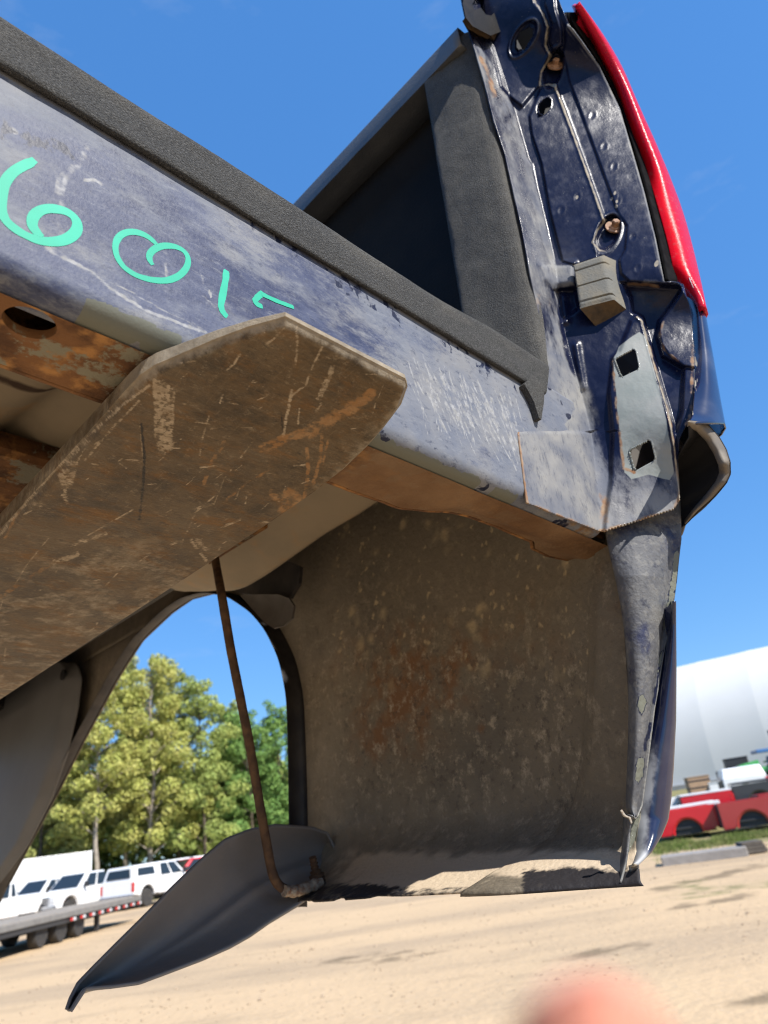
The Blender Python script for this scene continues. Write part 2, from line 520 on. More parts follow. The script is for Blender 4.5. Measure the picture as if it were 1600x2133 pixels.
MAT = {}
MAT['jamb'] = mat_jamb(); MAT['sill'] = mat_sill(); MAT['liner'] = mat_liner(); MAT['fork'] = mat_fork()
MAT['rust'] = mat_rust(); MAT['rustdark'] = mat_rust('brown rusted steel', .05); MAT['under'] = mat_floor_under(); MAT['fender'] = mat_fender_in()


def mat_skin():
    m = M('navy outer skin', (.012, .016, .045), .2, spec=.5, coat=.5, coat_rough=.05)
    m.layer(m.mul(m.noise(12, .5, .8, detail=6), .25), (.20, .21, .25), .5)
    h = m.attr_n('dust', 60, .8, .4, detail=7)
    m.layer(m.mul(h, .85), (.38, .385, .39), .6)
    m.layer(m.attr_n('cream', 100, .5, .2), (.50, .44, .34), .8)
    m.bump(m.noise(20, .2, .8), .0006, .3)
    return m.done(h)


def mat_stile():
    m = M('worn dark stile', (.090, .091, .098), .6, spec=.16)
    m.layer(m.noise(28, .40, .66, detail=8, rough=.65), (.150, .148, .143), .6)
    m.layer(m.mul(m.noise(20, .5, .66, detail=9, rough=.7, loc=(3, 1, 2)), .9), (.022, .027, .062), .45)
    m.layer(m.mul(m.noise(70, .54, .66, detail=9, rough=.7, loc=(1, 1, 2)), .7), (.025, .028, .045), .45)
    m.layer(m.mul(m.noise(120, .54, .66, detail=6), .6), (.17, .165, .155), .6)
    m.layer(m.attr_n('dark', 90, .6, .2), (.012, .015, .035), .35)
    m.layer(m.attr_n('dust', 70, .7, .3), (.22, .215, .20), .7)
    m.layer(m.attr_n('primer', 110, .3, .07), (.150, .153, .122), .7)
    m.layer(m.mul(m.voro(230, .03, .10), m.noise(30, .52, .6)), (.42, .41, .38), .7)
    m.bump(m.noise(260, .2, .8, detail=6), .0008, .55)
    return m.done()


MAT['skin'] = mat_skin(); MAT['stile'] = mat_stile()
_t = M('teal marker paint', (.020, .33, .215), .55, spec=.2); _t.layer(_t.mul(_t.noise(22, .42, .68, detail=6), .6), (.028, .41, .28), .55); _t.layer(_t.mul(_t.noise(130, .54, .70, detail=10, rough=.8, aniso=(.4, 1, 1), rot=(0, .6, 0)), .5), (.018, .20, .15), .5); _t.layer(_t.mul(_t.noise(60, .60, .70, detail=10, rough=.75, loc=(3, 0, 1)), .75), (.06, .17, .17), .5); MAT['teal'] = _t.done()
MAT['teal_plain'] = mat_simple('teal marker paint', (.020, .33, .215), .6, (.017, .26, .17), 60, .7, spec=.15)
MAT['rubber'] = mat_simple('dusty grey rubber', (.125, .124, .112), .8, (.19, .165, .12), 45, .8, spec=.3, bump=.0004, bs=400)
MAT['rubber_dirt'] = mat_simple('dirt caked rubber', (.115, .070, .032), .9, (.035, .028, .022), 60, .8, spec=.2, bump=.0008, bs=160)
MAT['plastic'] = mat_simple('black plastic', (.013, .013, .014), .5, (.04, .032, .024), 30, .6, spec=.04, bump=.0003, bs=500)
MAT['gasket'] = mat_simple('black foam gasket', (.005, .005, .006), .95, (.03, .03, .03), 90, .25, spec=.04)
MAT['shield'] = mat_simple('dark plastic shield', (.165, .162, .168), .5, (.215, .198, .185), 10, .8, spec=.35, bump=.0004, bs=120)
MAT['grey_in'] = mat_simple('grey inner panel', (.150, .148, .146), .6, (.125, .12, .118), 8, .7, spec=.35)
MAT['bolt'] = mat_simple('rusty bolt', (.42, .24, .14), .7, (.16, .07, .03), 160, .8)
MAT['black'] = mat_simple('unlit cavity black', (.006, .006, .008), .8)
MAT['rod'] = mat_simple('rusted rod', (.062, .038, .026), .85, (.13, .075, .040), 90, .8, spec=.2, bump=.0006, bs=350)
MAT['corroded'] = mat_simple('white corrosion', (.30, .27, .22), .9, (.15, .07, .04), 160, .9, spec=.2, bump=.001, bs=350)


def mat_lens():
    m = M('red lamp lens', (.62, .002, .010), .34, spec=.09, coat=.0, coat_rough=.04)
    m.layer(m.mul(m.noise(30, .5, .75), .2), (.40, .004, .02), .2)
    m.layer(m.mul(m.attr('band'), .8), (.42, .012, .035), .2)
    m.layer(m.mul(m.noise(160, .56, .70, detail=8), .3), (.30, .10, .09), .5)
    m.bump(m.noise(260, .3, .7, detail=1, aniso=(1, 1, 3)), .0006, .25)
    m.b.inputs['Subsurface Weight'].default_value = .25; m.b.inputs['Subsurface Radius'].default_value = (.02, .002, .002)
    m.b.inputs['Subsurface Scale'].default_value = .3
    return m.done()


MAT['lens'] = mat_lens()
MAT['reverse'] = mat_simple('clear reverse lens', (.62, .60, .60), .15, (.35, .22, .24), 220, .8, coat=.6)

# ================================================================== the yard behind
def wray(px, py):
    return MW @ camray(float(px), float(py))


def gz(x, y):
    """ground height: flat yard that rises gently towards the tent building and the wood"""
    r = np.hypot(x, y)
    return 1.75 * sst(28, 62, r) * sst(-.25, .15, x / np.maximum(r, 1)) + 2.2 * sst(50, 85, r) * sst(.15, -.2, x / np.maximum(r, 1)) + .05 * (fbm(x / 4., y / 4., 2) - .5) * sst(3, 8, r)


def ground_at(px, dist):
    """a point on the ground in the direction of the photo column px on the horizon, dist metres away"""
    hy = 1838 + (px - 150) * (1640 - 1838) / 1350.
    d = wray(px, hy); d = d[:2] / np.linalg.norm(d[:2]); x, y = d * dist
    return np.array([x, y, float(gz(np.array(x), np.array(y)))])


def az(px):
    p = ground_at(px, 1.0); return math.atan2(p[1], p[0])


# ground sheet
a = np.concatenate([-np.geomspace(900, 60, 26)[:-1], np.linspace(-60, 60, 260), np.geomspace(60, 900, 26)[1:]])
b = np.concatenate([-np.geomspace(500, 6, 16)[:-1], np.linspace(-6, 100, 260), np.geomspace(100, 1200, 20)[1:]])
Xg, Yg = np.meshgrid(a, b); Zg = gz(Xg, Yg)
rr = np.hypot(Xg, Yg); Zg += .02 * (fbm(Xg * 1.2, Yg * 1.2, 3) - .5) * sst(40, 20, rr)
g0 = ground_at(1390, 17.0); 
m = M('dirt yard', (.54, .385, .228), .95, spec=.15)
m.layer(m.mul(m.noise(.22, .42, .62, detail=8, aniso=(.5, 1.4, 1)), .6), (.335, .25, .165), .95)
m.layer(m.mul(m.noise(1.3, .5, .70, detail=10, rough=.65, aniso=(.5, 1.2, 1), rot=(0, 0, .15)), .35), (.29, .215, .14), .95)
m.layer(m.mul(m.noise(.55, .58, .74, detail=10, rough=.65, aniso=(.5, 1.2, 1), loc=(5, 2, 0)), .4), (.215, .16, .105), .95)
m.layer(m.mul(m.noise(14, .52, .70, detail=10, rough=.7), .5), (.55, .43, .30), .95)
m.layer(m.mul(m.voro(22, .04, .16, warp=.02), m.noise(2.5, .5, .62)), (.26, .20, .14), .95)
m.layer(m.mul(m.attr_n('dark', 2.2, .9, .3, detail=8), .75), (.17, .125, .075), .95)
m.layer(m.mul(m.attr_n('grass', 2.6, .7, .3, detail=8), .9), (.135, .155, .045), .95, (.24, .205, .10), 1.6)
m.bump(m.noise(9, .2, .8, detail=9), .02, .5)
MAT['dirt'] = m.done()


def gpx(px, py):
    d = wray(px, py); t = -1.5 / d[2]; return (d * t)[:2]


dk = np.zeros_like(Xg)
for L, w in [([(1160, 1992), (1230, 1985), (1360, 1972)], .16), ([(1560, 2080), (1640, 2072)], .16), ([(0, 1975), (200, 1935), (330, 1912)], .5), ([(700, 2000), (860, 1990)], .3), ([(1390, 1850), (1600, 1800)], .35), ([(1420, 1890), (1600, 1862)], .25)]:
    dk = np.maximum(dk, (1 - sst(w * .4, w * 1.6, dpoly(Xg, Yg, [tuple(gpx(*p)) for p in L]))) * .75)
pz = np.arctan2(Xg, Yg); azr = math.atan2(*ground_at(1380, 1)[:2])
grs = sst(23.5, 25, rr + 3 * (fbm(Xg / 2, Yg / 2, 5) - .5)) * sst(azr - .25, azr - .1, pz) + .5 * sst(11.5, 13, rr) * sst(azr - .12, azr + .02, pz) * sst(.45, .65, fbm(Xg / 1.5, Yg / 1.5, 9)) + sst(44, 50, rr) * sst(.1, -.2, pz)
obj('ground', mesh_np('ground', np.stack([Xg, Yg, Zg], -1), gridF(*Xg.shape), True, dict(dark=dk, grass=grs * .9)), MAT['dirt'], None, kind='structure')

# rough grass in front of the red beds
gm = M('yard grass', (.105, .150, .030), .8, spec=.2); gm.layer(gm.noise(1.3, .4, .65), (.21, .21, .075), .8); MAT['grass'] = gm.done()
V = []; F = []; r_ = np.random.default_rng(12)
for k in range(14000):
    px = r_.uniform(1330, 1680); dist = r_.normal(26.5, 1.1) if r_.random() < .9 else r_.uniform(20, 29)
    if fbm(np.array(px / 60.), np.array(dist), 4) < .34: continue
    p = ground_at(px, dist); h = r_.uniform(.04, .15) * (1.1 if dist > 24 else .5); an = r_.uniform(0, 6.28); w = r_.uniform(.006, .016)
    d = np.array([math.cos(an), math.sin(an), 0]); ln = np.array([r_.normal(0, .06), r_.normal(0, .06), 0])
    i = len(V); V += [p - d * w, p + d * w, p + ln + [0, 0, h]]; F.append((i, i + 1, i + 2))
obj('grass', mesh_np('grass', np.array(V), F, False), MAT['grass'], None, kind='stuff', label='rough green grass strip in front of the red truck beds', category='grass')

# ---- white fabric building ----
def fabric_building():
    L = ground_at(1180, 62); R_ = ground_at(1900, 58)
    base = (L + R_) / 2; base[2] = min(L[2], R_[2]) - .1
    d = (R_ - L)[:2]; ln = np.linalg.norm(d); d /= ln; n = np.array([-d[1], d[0]])
    root = empty('fabric_building', 'large white fabric covered arch building beyond the red truck beds', 'building', tuple(base), (0, 0, math.atan2(d[1], d[0])))
    m = M('white tent fabric', (.60, .595, .57), .6, spec=.3); m.layer(m.mul(m.noise(.6, .45, .75, detail=5), .25), (.53, .525, .50), .6); fab = m.done()
    H, W, nb = 9.7, 17.0, int(ln / 3.4); bay = ln / nb
    th = np.linspace(0, math.pi, 48)
    px = -np.cos(th) * np.where(np.sin(th) < .35, 1, 1) ; hy = np.sin(th) ** .72 * H
    for k in range(nb):
        u = np.linspace(0, 1, 9); G = np.zeros((9, 48, 3))
        for j, uu in enumerate(u):
            sag = .035 * math.sin(math.pi * uu) ** .7
            G[j, :, 0] = -ln / 2 + (k + uu) * bay; G[j, :, 1] = W / 2 + px * (W / 2 - sag); G[j, :, 2] = np.maximum(hy - sag * np.sin(th), 0)
        o = obj('fabric_panel', mesh_np('fabric_panel', G, gridF(9, 48)), fab, root)
    for e in (0, 1):
        V = np.stack([np.full(48, (-1 if e == 0 else 1) * (ln / 2 - .05)), W / 2 + px * (W / 2 - .1), np.maximum(hy - .1, 0)], -1)
        obj('end_wall', mesh_np('end_wall', V, [tuple(range(48))], False), fab, root)
    obj('base_kerb', box_mesh('base_kerb', (-ln / 2, -.25, -.6), (ln / 2, .05, .45), .02), mat_simple('concrete base', (.34, .33, .31), .85, (.25, .24, .22), 2, .6), root)


fabric_building()

# ---- wood: trees with trunk, limbs and leaf clumps ----
def leaf_mat(name, c1, c2):
    m = M(name, c1, .65, spec=.25); m.layer(m.noise(1.1, .42, .62, detail=4), c2, .65)
    m.layer(m.mul(m.noise(5, .5, .7), .4), tuple(min(1, v * 1.5) for v in c2), .65)
    m.b.inputs['Transmission Weight'].default_value = 0
    return m.done()


LEAF = [leaf_mat('yellow green leaves', (.34, .36, .085), (.45, .43, .125)), leaf_mat('mid green leaves', (.25, .31, .08), (.35, .39, .105)), leaf_mat('deep green leaves', (.13, .24, .06), (.21, .32, .08)), leaf_mat('olive leaves', (.30, .32, .095), (.39, .38, .135))]
BARK = mat_simple('pale bark', (.36, .31, .25), .9, (.20, .165, .13), 3, .7, spec=.2, bump=.01, bs=8)
BARKD = mat_simple('dark bark', (.12, .095, .07), .9, (.06, .05, .04), 3, .7, spec=.2)
GROUP_T = 'trees at the edge of the yard'


def make_tree(px, dist, h, rad, crown0, leaf, bark, label, seed, tr=.16, n=14000, leafs=.175, lean=0.):
    r = np.random.default_rng(seed); b = ground_at(px, dist)
    root = empty('tree', label, 'tree', tuple(b - [0, 0, .1]), (0, 0, r.uniform(0, 6.28)), GROUP_T)
    zt = np.linspace(0, h * .93, 14); wob = np.cumsum(r.normal(0, .09, (14, 2)), 0); path = np.stack([wob[:, 0] + lean * zt, wob[:, 1], zt], -1)
    trunk = obj('trunk', tube_mesh('trunk', path, tr * (1 - .88 * zt / zt[-1]) + .015, 8), bark, root)
    # limbs, each carrying a leafy clump or two
    cl = []
    nl = 46
    V = []; F = []
    for k in range(nl):
        z0 = h * (crown0 + (.95 - crown0) * (k / (nl - 1)) ** .9); a = k * 2.4 + r.uniform(-.5, .5)
        f = (z0 / h - crown0) / (1 - crown0); L = rad * (.55 + .6 * math.sin(math.pi * (.18 + .80 * f))) * r.uniform(.55, 1.1) * (1.0 - .45 * f)
        p0 = np.array([np.interp(z0, zt, path[:, 0]), np.interp(z0, zt, path[:, 1]), z0]); p1 = p0 + np.array([math.cos(a) * L, math.sin(a) * L, L * r.uniform(.15, .7)])
        s = np.linspace(0, 1, 5)[:, None]; pp_ = p0 * (1 - s) + p1 * s; pp_[:, 2] += .12 * L * np.sin(s[:, 0] * math.pi)
        tm = tube_mesh('limb', pp_, np.linspace(.055, .012, 5) * (tr / .16), 5); 
        lv = np.array([v.co for v in tm.vertices]); off = len(V); V += list(lv); F += [tuple(i + off for i in p.vertices) for p in tm.polygons]; bpy.data.meshes.remove(tm)
        cl.append((p1, r.uniform(.45, .85) * (.5 + .25 * rad) * (1.1 - .35 * f)))
        if L > .8: cl.append((p0 * .45 + p1 * .55, r.uniform(.35, .65) * (.5 + .22 * rad)))
    obj('limbs', mesh_np('limbs', np.array(V), F, True), bark, trunk)
    # leaves
    wts = np.array([c[1] ** 2.2 for c in cl]); wts /= wts.sum()
    idx = r.choice(len(cl), n, p=wts); C = np.array([c[0] for c in cl])[idx]; S = np.array([c[1] for c in cl])[idx]
    d = r.normal(0, 1, (n, 3)); d /= np.linalg.norm(d, axis=1)[:, None]; d *= (r.uniform(.25, 1, n) ** .45)[:, None] * S[:, None]; d[:, 2] *= .8
    P = C + d; sz = leafs * r.uniform(.5, 1.15, n)
    nn = r.normal(0, .55, (n, 3)) + d / (S[:, None] + .01) * 1.1 + [0, 0, .35]; nn /= np.linalg.norm(nn, axis=1)[:, None]
    t1 = np.cross(nn, r.normal(0, 1, (n, 3))); t1 /= np.linalg.norm(t1, axis=1)[:, None]; t2 = np.cross(nn, t1)
    V = np.stack([P - t1 * sz[:, None] * .9, P - t2 * sz[:, None] * .42 + nn * .03, P + t1 * sz[:, None] * .9, P + t2 * sz[:, None] * .42 + nn * .03], 1)
    me = mesh_np('crown', V.reshape(-1, 3), np.arange(4 * n).reshape(-1, 4), False)
    obj('crown', me, leaf, root)


# pixel column, distance, height, crown radius, crown start, leaf, bark, label
TREES = [(70, 60, 13.0, 2.6, .10, 3, BARKD, 'olive green tree just inside the arch behind the box trailer', 1), (128, 62, 13.6, 2.4, .14, 0, BARK, 'yellow-green tree second from the left in the wood', 2),
         (200, 57, 15.6, 2.9, .26, 0, BARK, 'tall yellow-green tree with the palest straight trunk, left of the rod', 3), (262, 63, 16.8, 3.0, .16, 3, BARK, 'olive tree with slanting trunk, third along from the pale trunk', 4),
         (318, 60, 16.6, 3.1, .12, 0, BARK, 'tallest bushy yellow-green tree at the middle of the arch', 5), (372, 64, 17.2, 3.0, .14, 0, BARKD, 'yellow-green tree with round top just left of the rusty rod', 6),
         (425, 62, 15.4, 2.8, .08, 1, BARKD, 'green tree whose side branches reach the rusty rod', 7), (470, 68, 13.2, 2.6, .08, 1, BARKD, 'green tree standing behind the rusty rod', 8),
         (530, 66, 12.0, 3.0, .05, 2, BARKD, 'deep green low tree right of the rusty rod', 9), (590, 67, 12.2, 3.0, .05, 2, BARKD, 'deep green tree beside the rear edge of the wheel arch', 10)]
for px, di, h, rd, c0, lf, bk, lab, sd in TREES:
    make_tree(px, di, h, rd, c0, LEAF[lf], bk, lab, sd * 13, tr=.17 if bk is BARK else .13)
# second row behind, seen as one dark mass between the trunks
r = np.random.default_rng(99); V = []; F = []
n = 26000
pxs = r.uniform(-40, 660, n); ds = r.uniform(69, 82, n); hs = r.uniform(0, 1, n) ** .8 * (10.5 + 3.0 * np.sin(pxs / 37.) + 1.5 * np.sin(pxs / 13.)) * np.interp(pxs, [0, 250, 400, 480, 660], [.80, 1.0, 1.0, .75, .72])
az0 = np.array([ground_at(p, 1.0)[:2] for p in np.linspace(-40, 660, 50)]); dx = np.interp(pxs, np.linspace(-40, 660, 50), az0[:, 0]); dy = np.interp(pxs, np.linspace(-40, 660, 50), az0[:, 1])
P = np.stack([dx * ds, dy * ds, gz(dx * ds, dy * ds) + hs], -1); sz = r.uniform(.2, .5, n)
nn = r.normal(0, 1, (n, 3)); nn /= np.linalg.norm(nn, axis=1)[:, None]; t1 = np.cross(nn, r.normal(0, 1, (n, 3))); t1 /= np.linalg.norm(t1, axis=1)[:, None]; t2 = np.cross(nn, t1)
V = np.stack([P - t1 * sz[:, None], P - t2 * sz[:, None] * .5, P + t1 * sz[:, None], P + t2 * sz[:, None] * .5], 1)
obj('far_wood', mesh_np('far_wood', V.reshape(-1, 3), np.arange(4 * n).reshape(-1, 4), False), LEAF[1], None, kind='stuff', label='dense green wood behind the front row of trees', category='wood')

# ================================================================== vehicles
GLASS = mat_simple('dark window glass', (.02, .028, .034), .08, spec=.6)
TYRE = mat_simple('tyre rubber', (.025, .025, .025), .8, (.09, .075, .06), 8, .5)
RIM = mat_simple('silver rim', (.45, .45, .46), .35, metal=.7)
DARK = mat_simple('dark trim', (.03, .03, .032), .5)
CHROME = mat_simple('chrome grille', (.42, .43, .45), .25, metal=.8)
REDL = mat_simple('red marker lens', (.55, .012, .015), .25, coat=.4)
AMBER = mat_simple('amber lens', (.75, .30, .03), .3)
CLEAR = mat_simple('headlight glass', (.60, .62, .64), .15)


def paint(name, c):
    m = M(name, c, .28, spec=.5, coat=.5); m.layer(m.mul(m.noise(1.2, .45, .75, detail=5), .25), tuple(v * .78 for v in c), .4); return m.done()


WHITE = paint('white vehicle paint', (.78, .78, .77)); RED = paint('bright red paint', (.55, .012, .022)); DRED = paint('faded red paint', (.36, .035, .035)); BLACKP = paint('dark grey paint', (.045, .048, .052))


def arc(cx, cz, r, a0, a1, n=9):
    return [(cx + r * math.cos(a), cz + r * math.sin(a)) for a in np.linspace(math.radians(a0), math.radians(a1), n)]


def wheel(parent, x, y, r=.39, w=.27):
    me = lathe_mesh('wheel', [(r * .55, -w / 2), (r * .93, -w / 2), (r, -w * .32), (r, w * .32), (r * .93, w / 2), (r * .55, w / 2)], 24); 
    wl_ = obj('wheel', me, TYRE, parent); wl_.location = (x, y, r)
    me = lathe_mesh('rim', [(.02, -w * .46), (r * .30, -w * .46), (r * .50, -w * .40), (r * .60, -w * .47), (r * .60, w * .47), (r * .50, w * .40), (r * .30, w * .46), (.02, w * .46)], 20)
    obj('rim', me, RIM, wl_)


def panel4(name, pts4, mat, parent):
    V = np.array(pts4, float); return obj(name, mesh_np(name, V, [tuple(range(len(V)))], False), mat, parent, solid=.012)


def pickup(label, px, dist, heading, body, crew=True, topper=False, flip_extra=0, z=0.):
    b = ground_at(px, dist)
    t = empty('pickup_truck', label, 'truck', tuple(b + [0, 0, z]), (0, 0, heading), 'white pickups parked along the wood')
    W = .96; xr = -1.85; xf = 1.75; ra = .50
    cab0, cab1 = (-.95, 1.05) if crew else (-.35, 1.05)
    prof = [(2.72, .62), (2.74, .95), (2.62, 1.10), (1.15, 1.20), (cab0 - .05, 1.20), (cab0 - .05, .50), (xr + 1.0, .50)]
    prof = [(2.70, .48), (2.76, .70), (2.74, 1.00), (2.60, 1.10), (1.18, 1.19), (cab0 - .04, 1.19), (cab0 - .04, .46)] + [(xf - .56, .46)] + arc(xf, .42, .52, 175, 5, 11) + [(xf + .56, .48)]
    obj('body', prism_mesh('body', prof, -W, W, .05), body, t)
    bp = [(cab0 - .07, .52), (cab0 - .07, 1.20), (-2.82, 1.20), (-2.84, .60), (xr - .56, .55)] + arc(xr, .42, .52, 175, 5, 11) + [(xr + .56, .52)]
    bb = obj('bed', prism_mesh('bed', bp, -W, -W + .16, .02), body, t); obj('bed_side', prism_mesh('bed_side', bp, W - .16, W, .02), body, bb)
    obj('tailgate', box_mesh('tailgate', (-2.86, -W + .12, .62), (-2.78, W - .12, 1.18), .015), body, bb); obj('bed_floor', box_mesh('bed_floor', (-2.8, -W + .1, .6), (cab0 - .08, W - .1, .68)), DARK, bb)
    # greenhouse
    zl, zr_ = 1.18, 1.86; x0, x1 = cab0, 1.22; tx0, tx1 = cab0 + .14, .42; ty = W - .20
    lo = [(x0, -W + .04), (x1, -W + .04), (x1, W - .04), (x0, W - .04)]; hi = [(tx0, -ty), (tx1, -ty), (tx1, ty), (tx0, ty)]
    V = [(x, y, zl) for x, y in lo] + [(x, y, zr_) for x, y in hi]
    me = mesh_np('cab', V, [(0, 1, 5, 4), (1, 2, 6, 5), (2, 3, 7, 6), (3, 0, 4, 7), (4, 5, 6, 7), (3, 2, 1, 0)], False)
    cab = obj('cab', me, body, t); mb = cab.modifiers.new('round', 'BEVEL'); mb.width = .07; mb.segments = 3
    L = lambda a, b_, k: tuple(np.array(a) * (1 - k) + np.array(b_) * k)
    def pane(a, b_, c, d, i0, i1, k0, k1, nout, name='window'):
        f = lambda u, v: np.array(L(L(a, b_, u), L(d, c, u), v)) + np.array(nout) * .022
        panel4(name, [f(i0, k0), f(i1, k0), f(i1, k1), f(i0, k1)], GLASS, cab)
    v = V
    pane(v[1], v[2], v[6], v[5], .07, .93, .10, .92, (.8, 0, .6), 'windscreen'); pane(v[3], v[0], v[4], v[7], .12, .88, .2, .88, (-1, 0, .2), 'rear_window')
    for a, b_, c, d, s in ((v[0], v[1], v[5], v[4], -1), (v[3], v[2], v[6], v[7], 1)):
        if crew: pane(a, b_, c, d, .06, .42, .12, .88, (0, s, .25)); pane(a, b_, c, d, .49, .86, .12, .88, (0, s, .25))
        else: pane(a, b_, c, d, .10, .26, .14, .88, (0, s, .25)); pane(a, b_, c, d, .36, .84, .12, .88, (0, s, .25))
    gr = obj('grille', box_mesh('grille', (2.70, -.62, .66), (2.79, .62, 1.02), .02), CHROME, t)
    for k in range(3): obj('grille_slot', box_mesh('grille_slot', (2.775, -.56, .70 + k * .11), (2.80, .56, .77 + k * .11)), DARK, gr)
    for s in (-1, 1):
        obj('headlight', box_mesh('headlight', (2.52, s * .79 - .15, .74), (2.775, s * .79 + .15, 1.0), .03), CLEAR, t)
        obj('tail_light', box_mesh('tail_light', (-2.86, s * .89 - .07, .72), (-2.76, s * .89 + .075, 1.12), .015), REDL, t)
        mi = obj('mirror', box_mesh('mirror', (.82, s * 1.08 - .10, 1.22), (.93, s * 1.08 + .10, 1.46), .03), DARK, t)
    obj('front_bumper', box_mesh('front_bumper', (2.66, -.95, .44), (2.86, .95, .66), .04), CHROME, t)
    obj('rear_bumper', box_mesh('rear_bumper', (-2.98, -.93, .46), (-2.84, .93, .64), .03), CHROME, t)
    obj('chassis', box_mesh('chassis', (-2.7, -.7, .36), (2.6, .7, .56)), DARK, t)
    for x in (xr, xf):
        for s in (-1, 1): wheel(t, x, s * .82)
    if topper:
        V = [(-2.8, -.92, 1.19), (cab0 - .1, -.92, 1.19), (cab0 - .1, .92, 1.19), (-2.8, .92, 1.19), (-2.62, -.78, 1.82), (cab0 - .1, -.78, 1.86), (cab0 - .1, .78, 1.86), (-2.62, .78, 1.82)]
        tp = obj('topper', mesh_np('topper', V, [(0, 1, 5, 4), (1, 2, 6, 5), (2, 3, 7, 6), (3, 0, 4, 7), (4, 5, 6, 7)], False), body, t); mb = tp.modifiers.new('round', 'BEVEL'); mb.width = .05; mb.segments = 2
        for s in (-1, 1): panel4('side_window', [(-2.5, s * .905, 1.36), (cab0 - .3, s * .905, 1.36), (cab0 - .34, s * .835, 1.70), (-2.42, s * .835, 1.70)], GLASS, tp)
        panel4('rear_window', [(-2.79, -.7, 1.32), (-2.79, .7, 1.32), (-2.70, .6, 1.70), (-2.70, -.6, 1.70)], GLASS, tp)
    return t


AZ = lambda px: az(px)
toward = lambda px, off: AZ(px) + math.pi + math.radians(off)      # heading that faces the viewer, turned off degrees
pickup('white pickup with chrome grille facing the trailer, middle of the left row', 168, 42.5, toward(168, -40), WHITE, crew=True)
pickup('white pickup with topper seen from behind, beside the hanging shield', 326, 42.0, toward(326, -38) + math.pi, WHITE, topper=True)
pickup('white pickup at the left edge with its nose behind the trailer', -4, 40.0, toward(0, -52), WHITE, crew=False)
pickup('white pickup parked behind the grilled one, below the box trailer', 92, 49.0, toward(90, -42), WHITE, crew=False)
pickup('white crew cab pickup in the far row above the hanging shield', 292, 54.0, toward(292, -60), WHITE, topper=False)
pickup('red pickup far behind, its roof just above the shield', 398, 50.0, toward(390, -60), RED, topper=False)
pickup('white pickup in the far row behind the red roof', 362, 55.0, toward(362, -65), WHITE, topper=True)


def box_trailer():
    b = ground_at(100, 56.0); t = empty('box_trailer', 'white box trailer standing behind the left pickups', 'trailer', tuple(b), (0, 0, AZ(102) + math.pi / 2 + .15))
    bx = obj('box', box_mesh('box', (-2.4, -1.1, .6), (2.4, 1.1, 2.95), .05), WHITE, t)
    obj('roof_rail', box_mesh('roof_rail', (-2.42, -1.12, 2.93), (2.42, 1.12, 3.02), .02), RIM, bx); obj('panel_seam', box_mesh('panel_seam', (-.03, 1.10, .7), (.03, 1.125, 2.9)), RIM, bx); obj('panel_seam', box_mesh('panel_seam', (-.03, -1.125, .7), (.03, -1.10, 2.9)), RIM, bx)
    for x in (-.5, .5):
        for s in (-1, 1): wheel(t, x, s * 1.0, .36, .2)


box_trailer()


def flatbed():
    c = ground_at(92, 27.0); e = ground_at(222, 31.0)
    d = (e - c)[:2]; ln = np.linalg.norm(d); d /= ln
    t = empty('flatbed_trailer', 'long flatbed trailer with dual wheels and red marker lamps at the left', 'trailer', tuple(c), (0, 0, math.atan2(d[1], d[0])))
    x0, x1 = -7.5, ln + .0; wood = mat_simple('deck planks', (.33, .28, .22), .85, (.22, .185, .15), 5, .7)
    for k in range(8): obj('deck_plank', box_mesh('deck_plank', (x0, -1.2 + k * .3, .70), (x1, -1.2 + k * .3 + .285, .755)), wood, t)
    for s in (-1, 1):
        rl = obj('side_rail', box_mesh('side_rail', (x0, s * 1.24 - .05, .60), (x1, s * 1.24 + .05, .735), .008), mat_simple('grey trailer rail', (.20, .19, .175), .7, (.12, .11, .10), 4, .5) if s == -1 else bpy.data.materials['grey trailer rail'], t)
        for k in range(9):
            xx = x1 - .35 - k * .62
            obj('marker_lamp', box_mesh('marker_lamp', (xx, s * 1.30 - .008, .49), (xx + .15, s * 1.30 + .008, .57)), REDL, rl); obj('reflector', box_mesh('reflector', (xx + .18, s * 1.30 - .008, .49), (xx + .32, s * 1.30 + .008, .57)), CLEAR, rl)
        obj('frame_beam', box_mesh('frame_beam', (x0, s * .5 - .07, .36), (x1 - .1, s * .5 + .07, .69)), DARK, t)
        obj('skirt', box_mesh('skirt', (x0, s * 1.22 - .02, .46), (x1 - .1, s * 1.22 + .02, .62)), DARK, t)
    obj('tail_bar', box_mesh('tail_bar', (x1 - .12, -1.25, .36), (x1, 1.25, .70), .01), DARK, t)
    for xx in (-1.65, -.55 + .0, -2.75):
        for s in (-1, 1): wheel(t, xx + .6, s * 1.0, .345, .26)
    for s in (-1, 1): obj('stand_leg', box_mesh('stand_leg', (x1 - 3.0, s * 1.0 - .06, .0), (x1 - 2.86, s * 1.0 + .06, .6)), DARK, t)


flatbed()


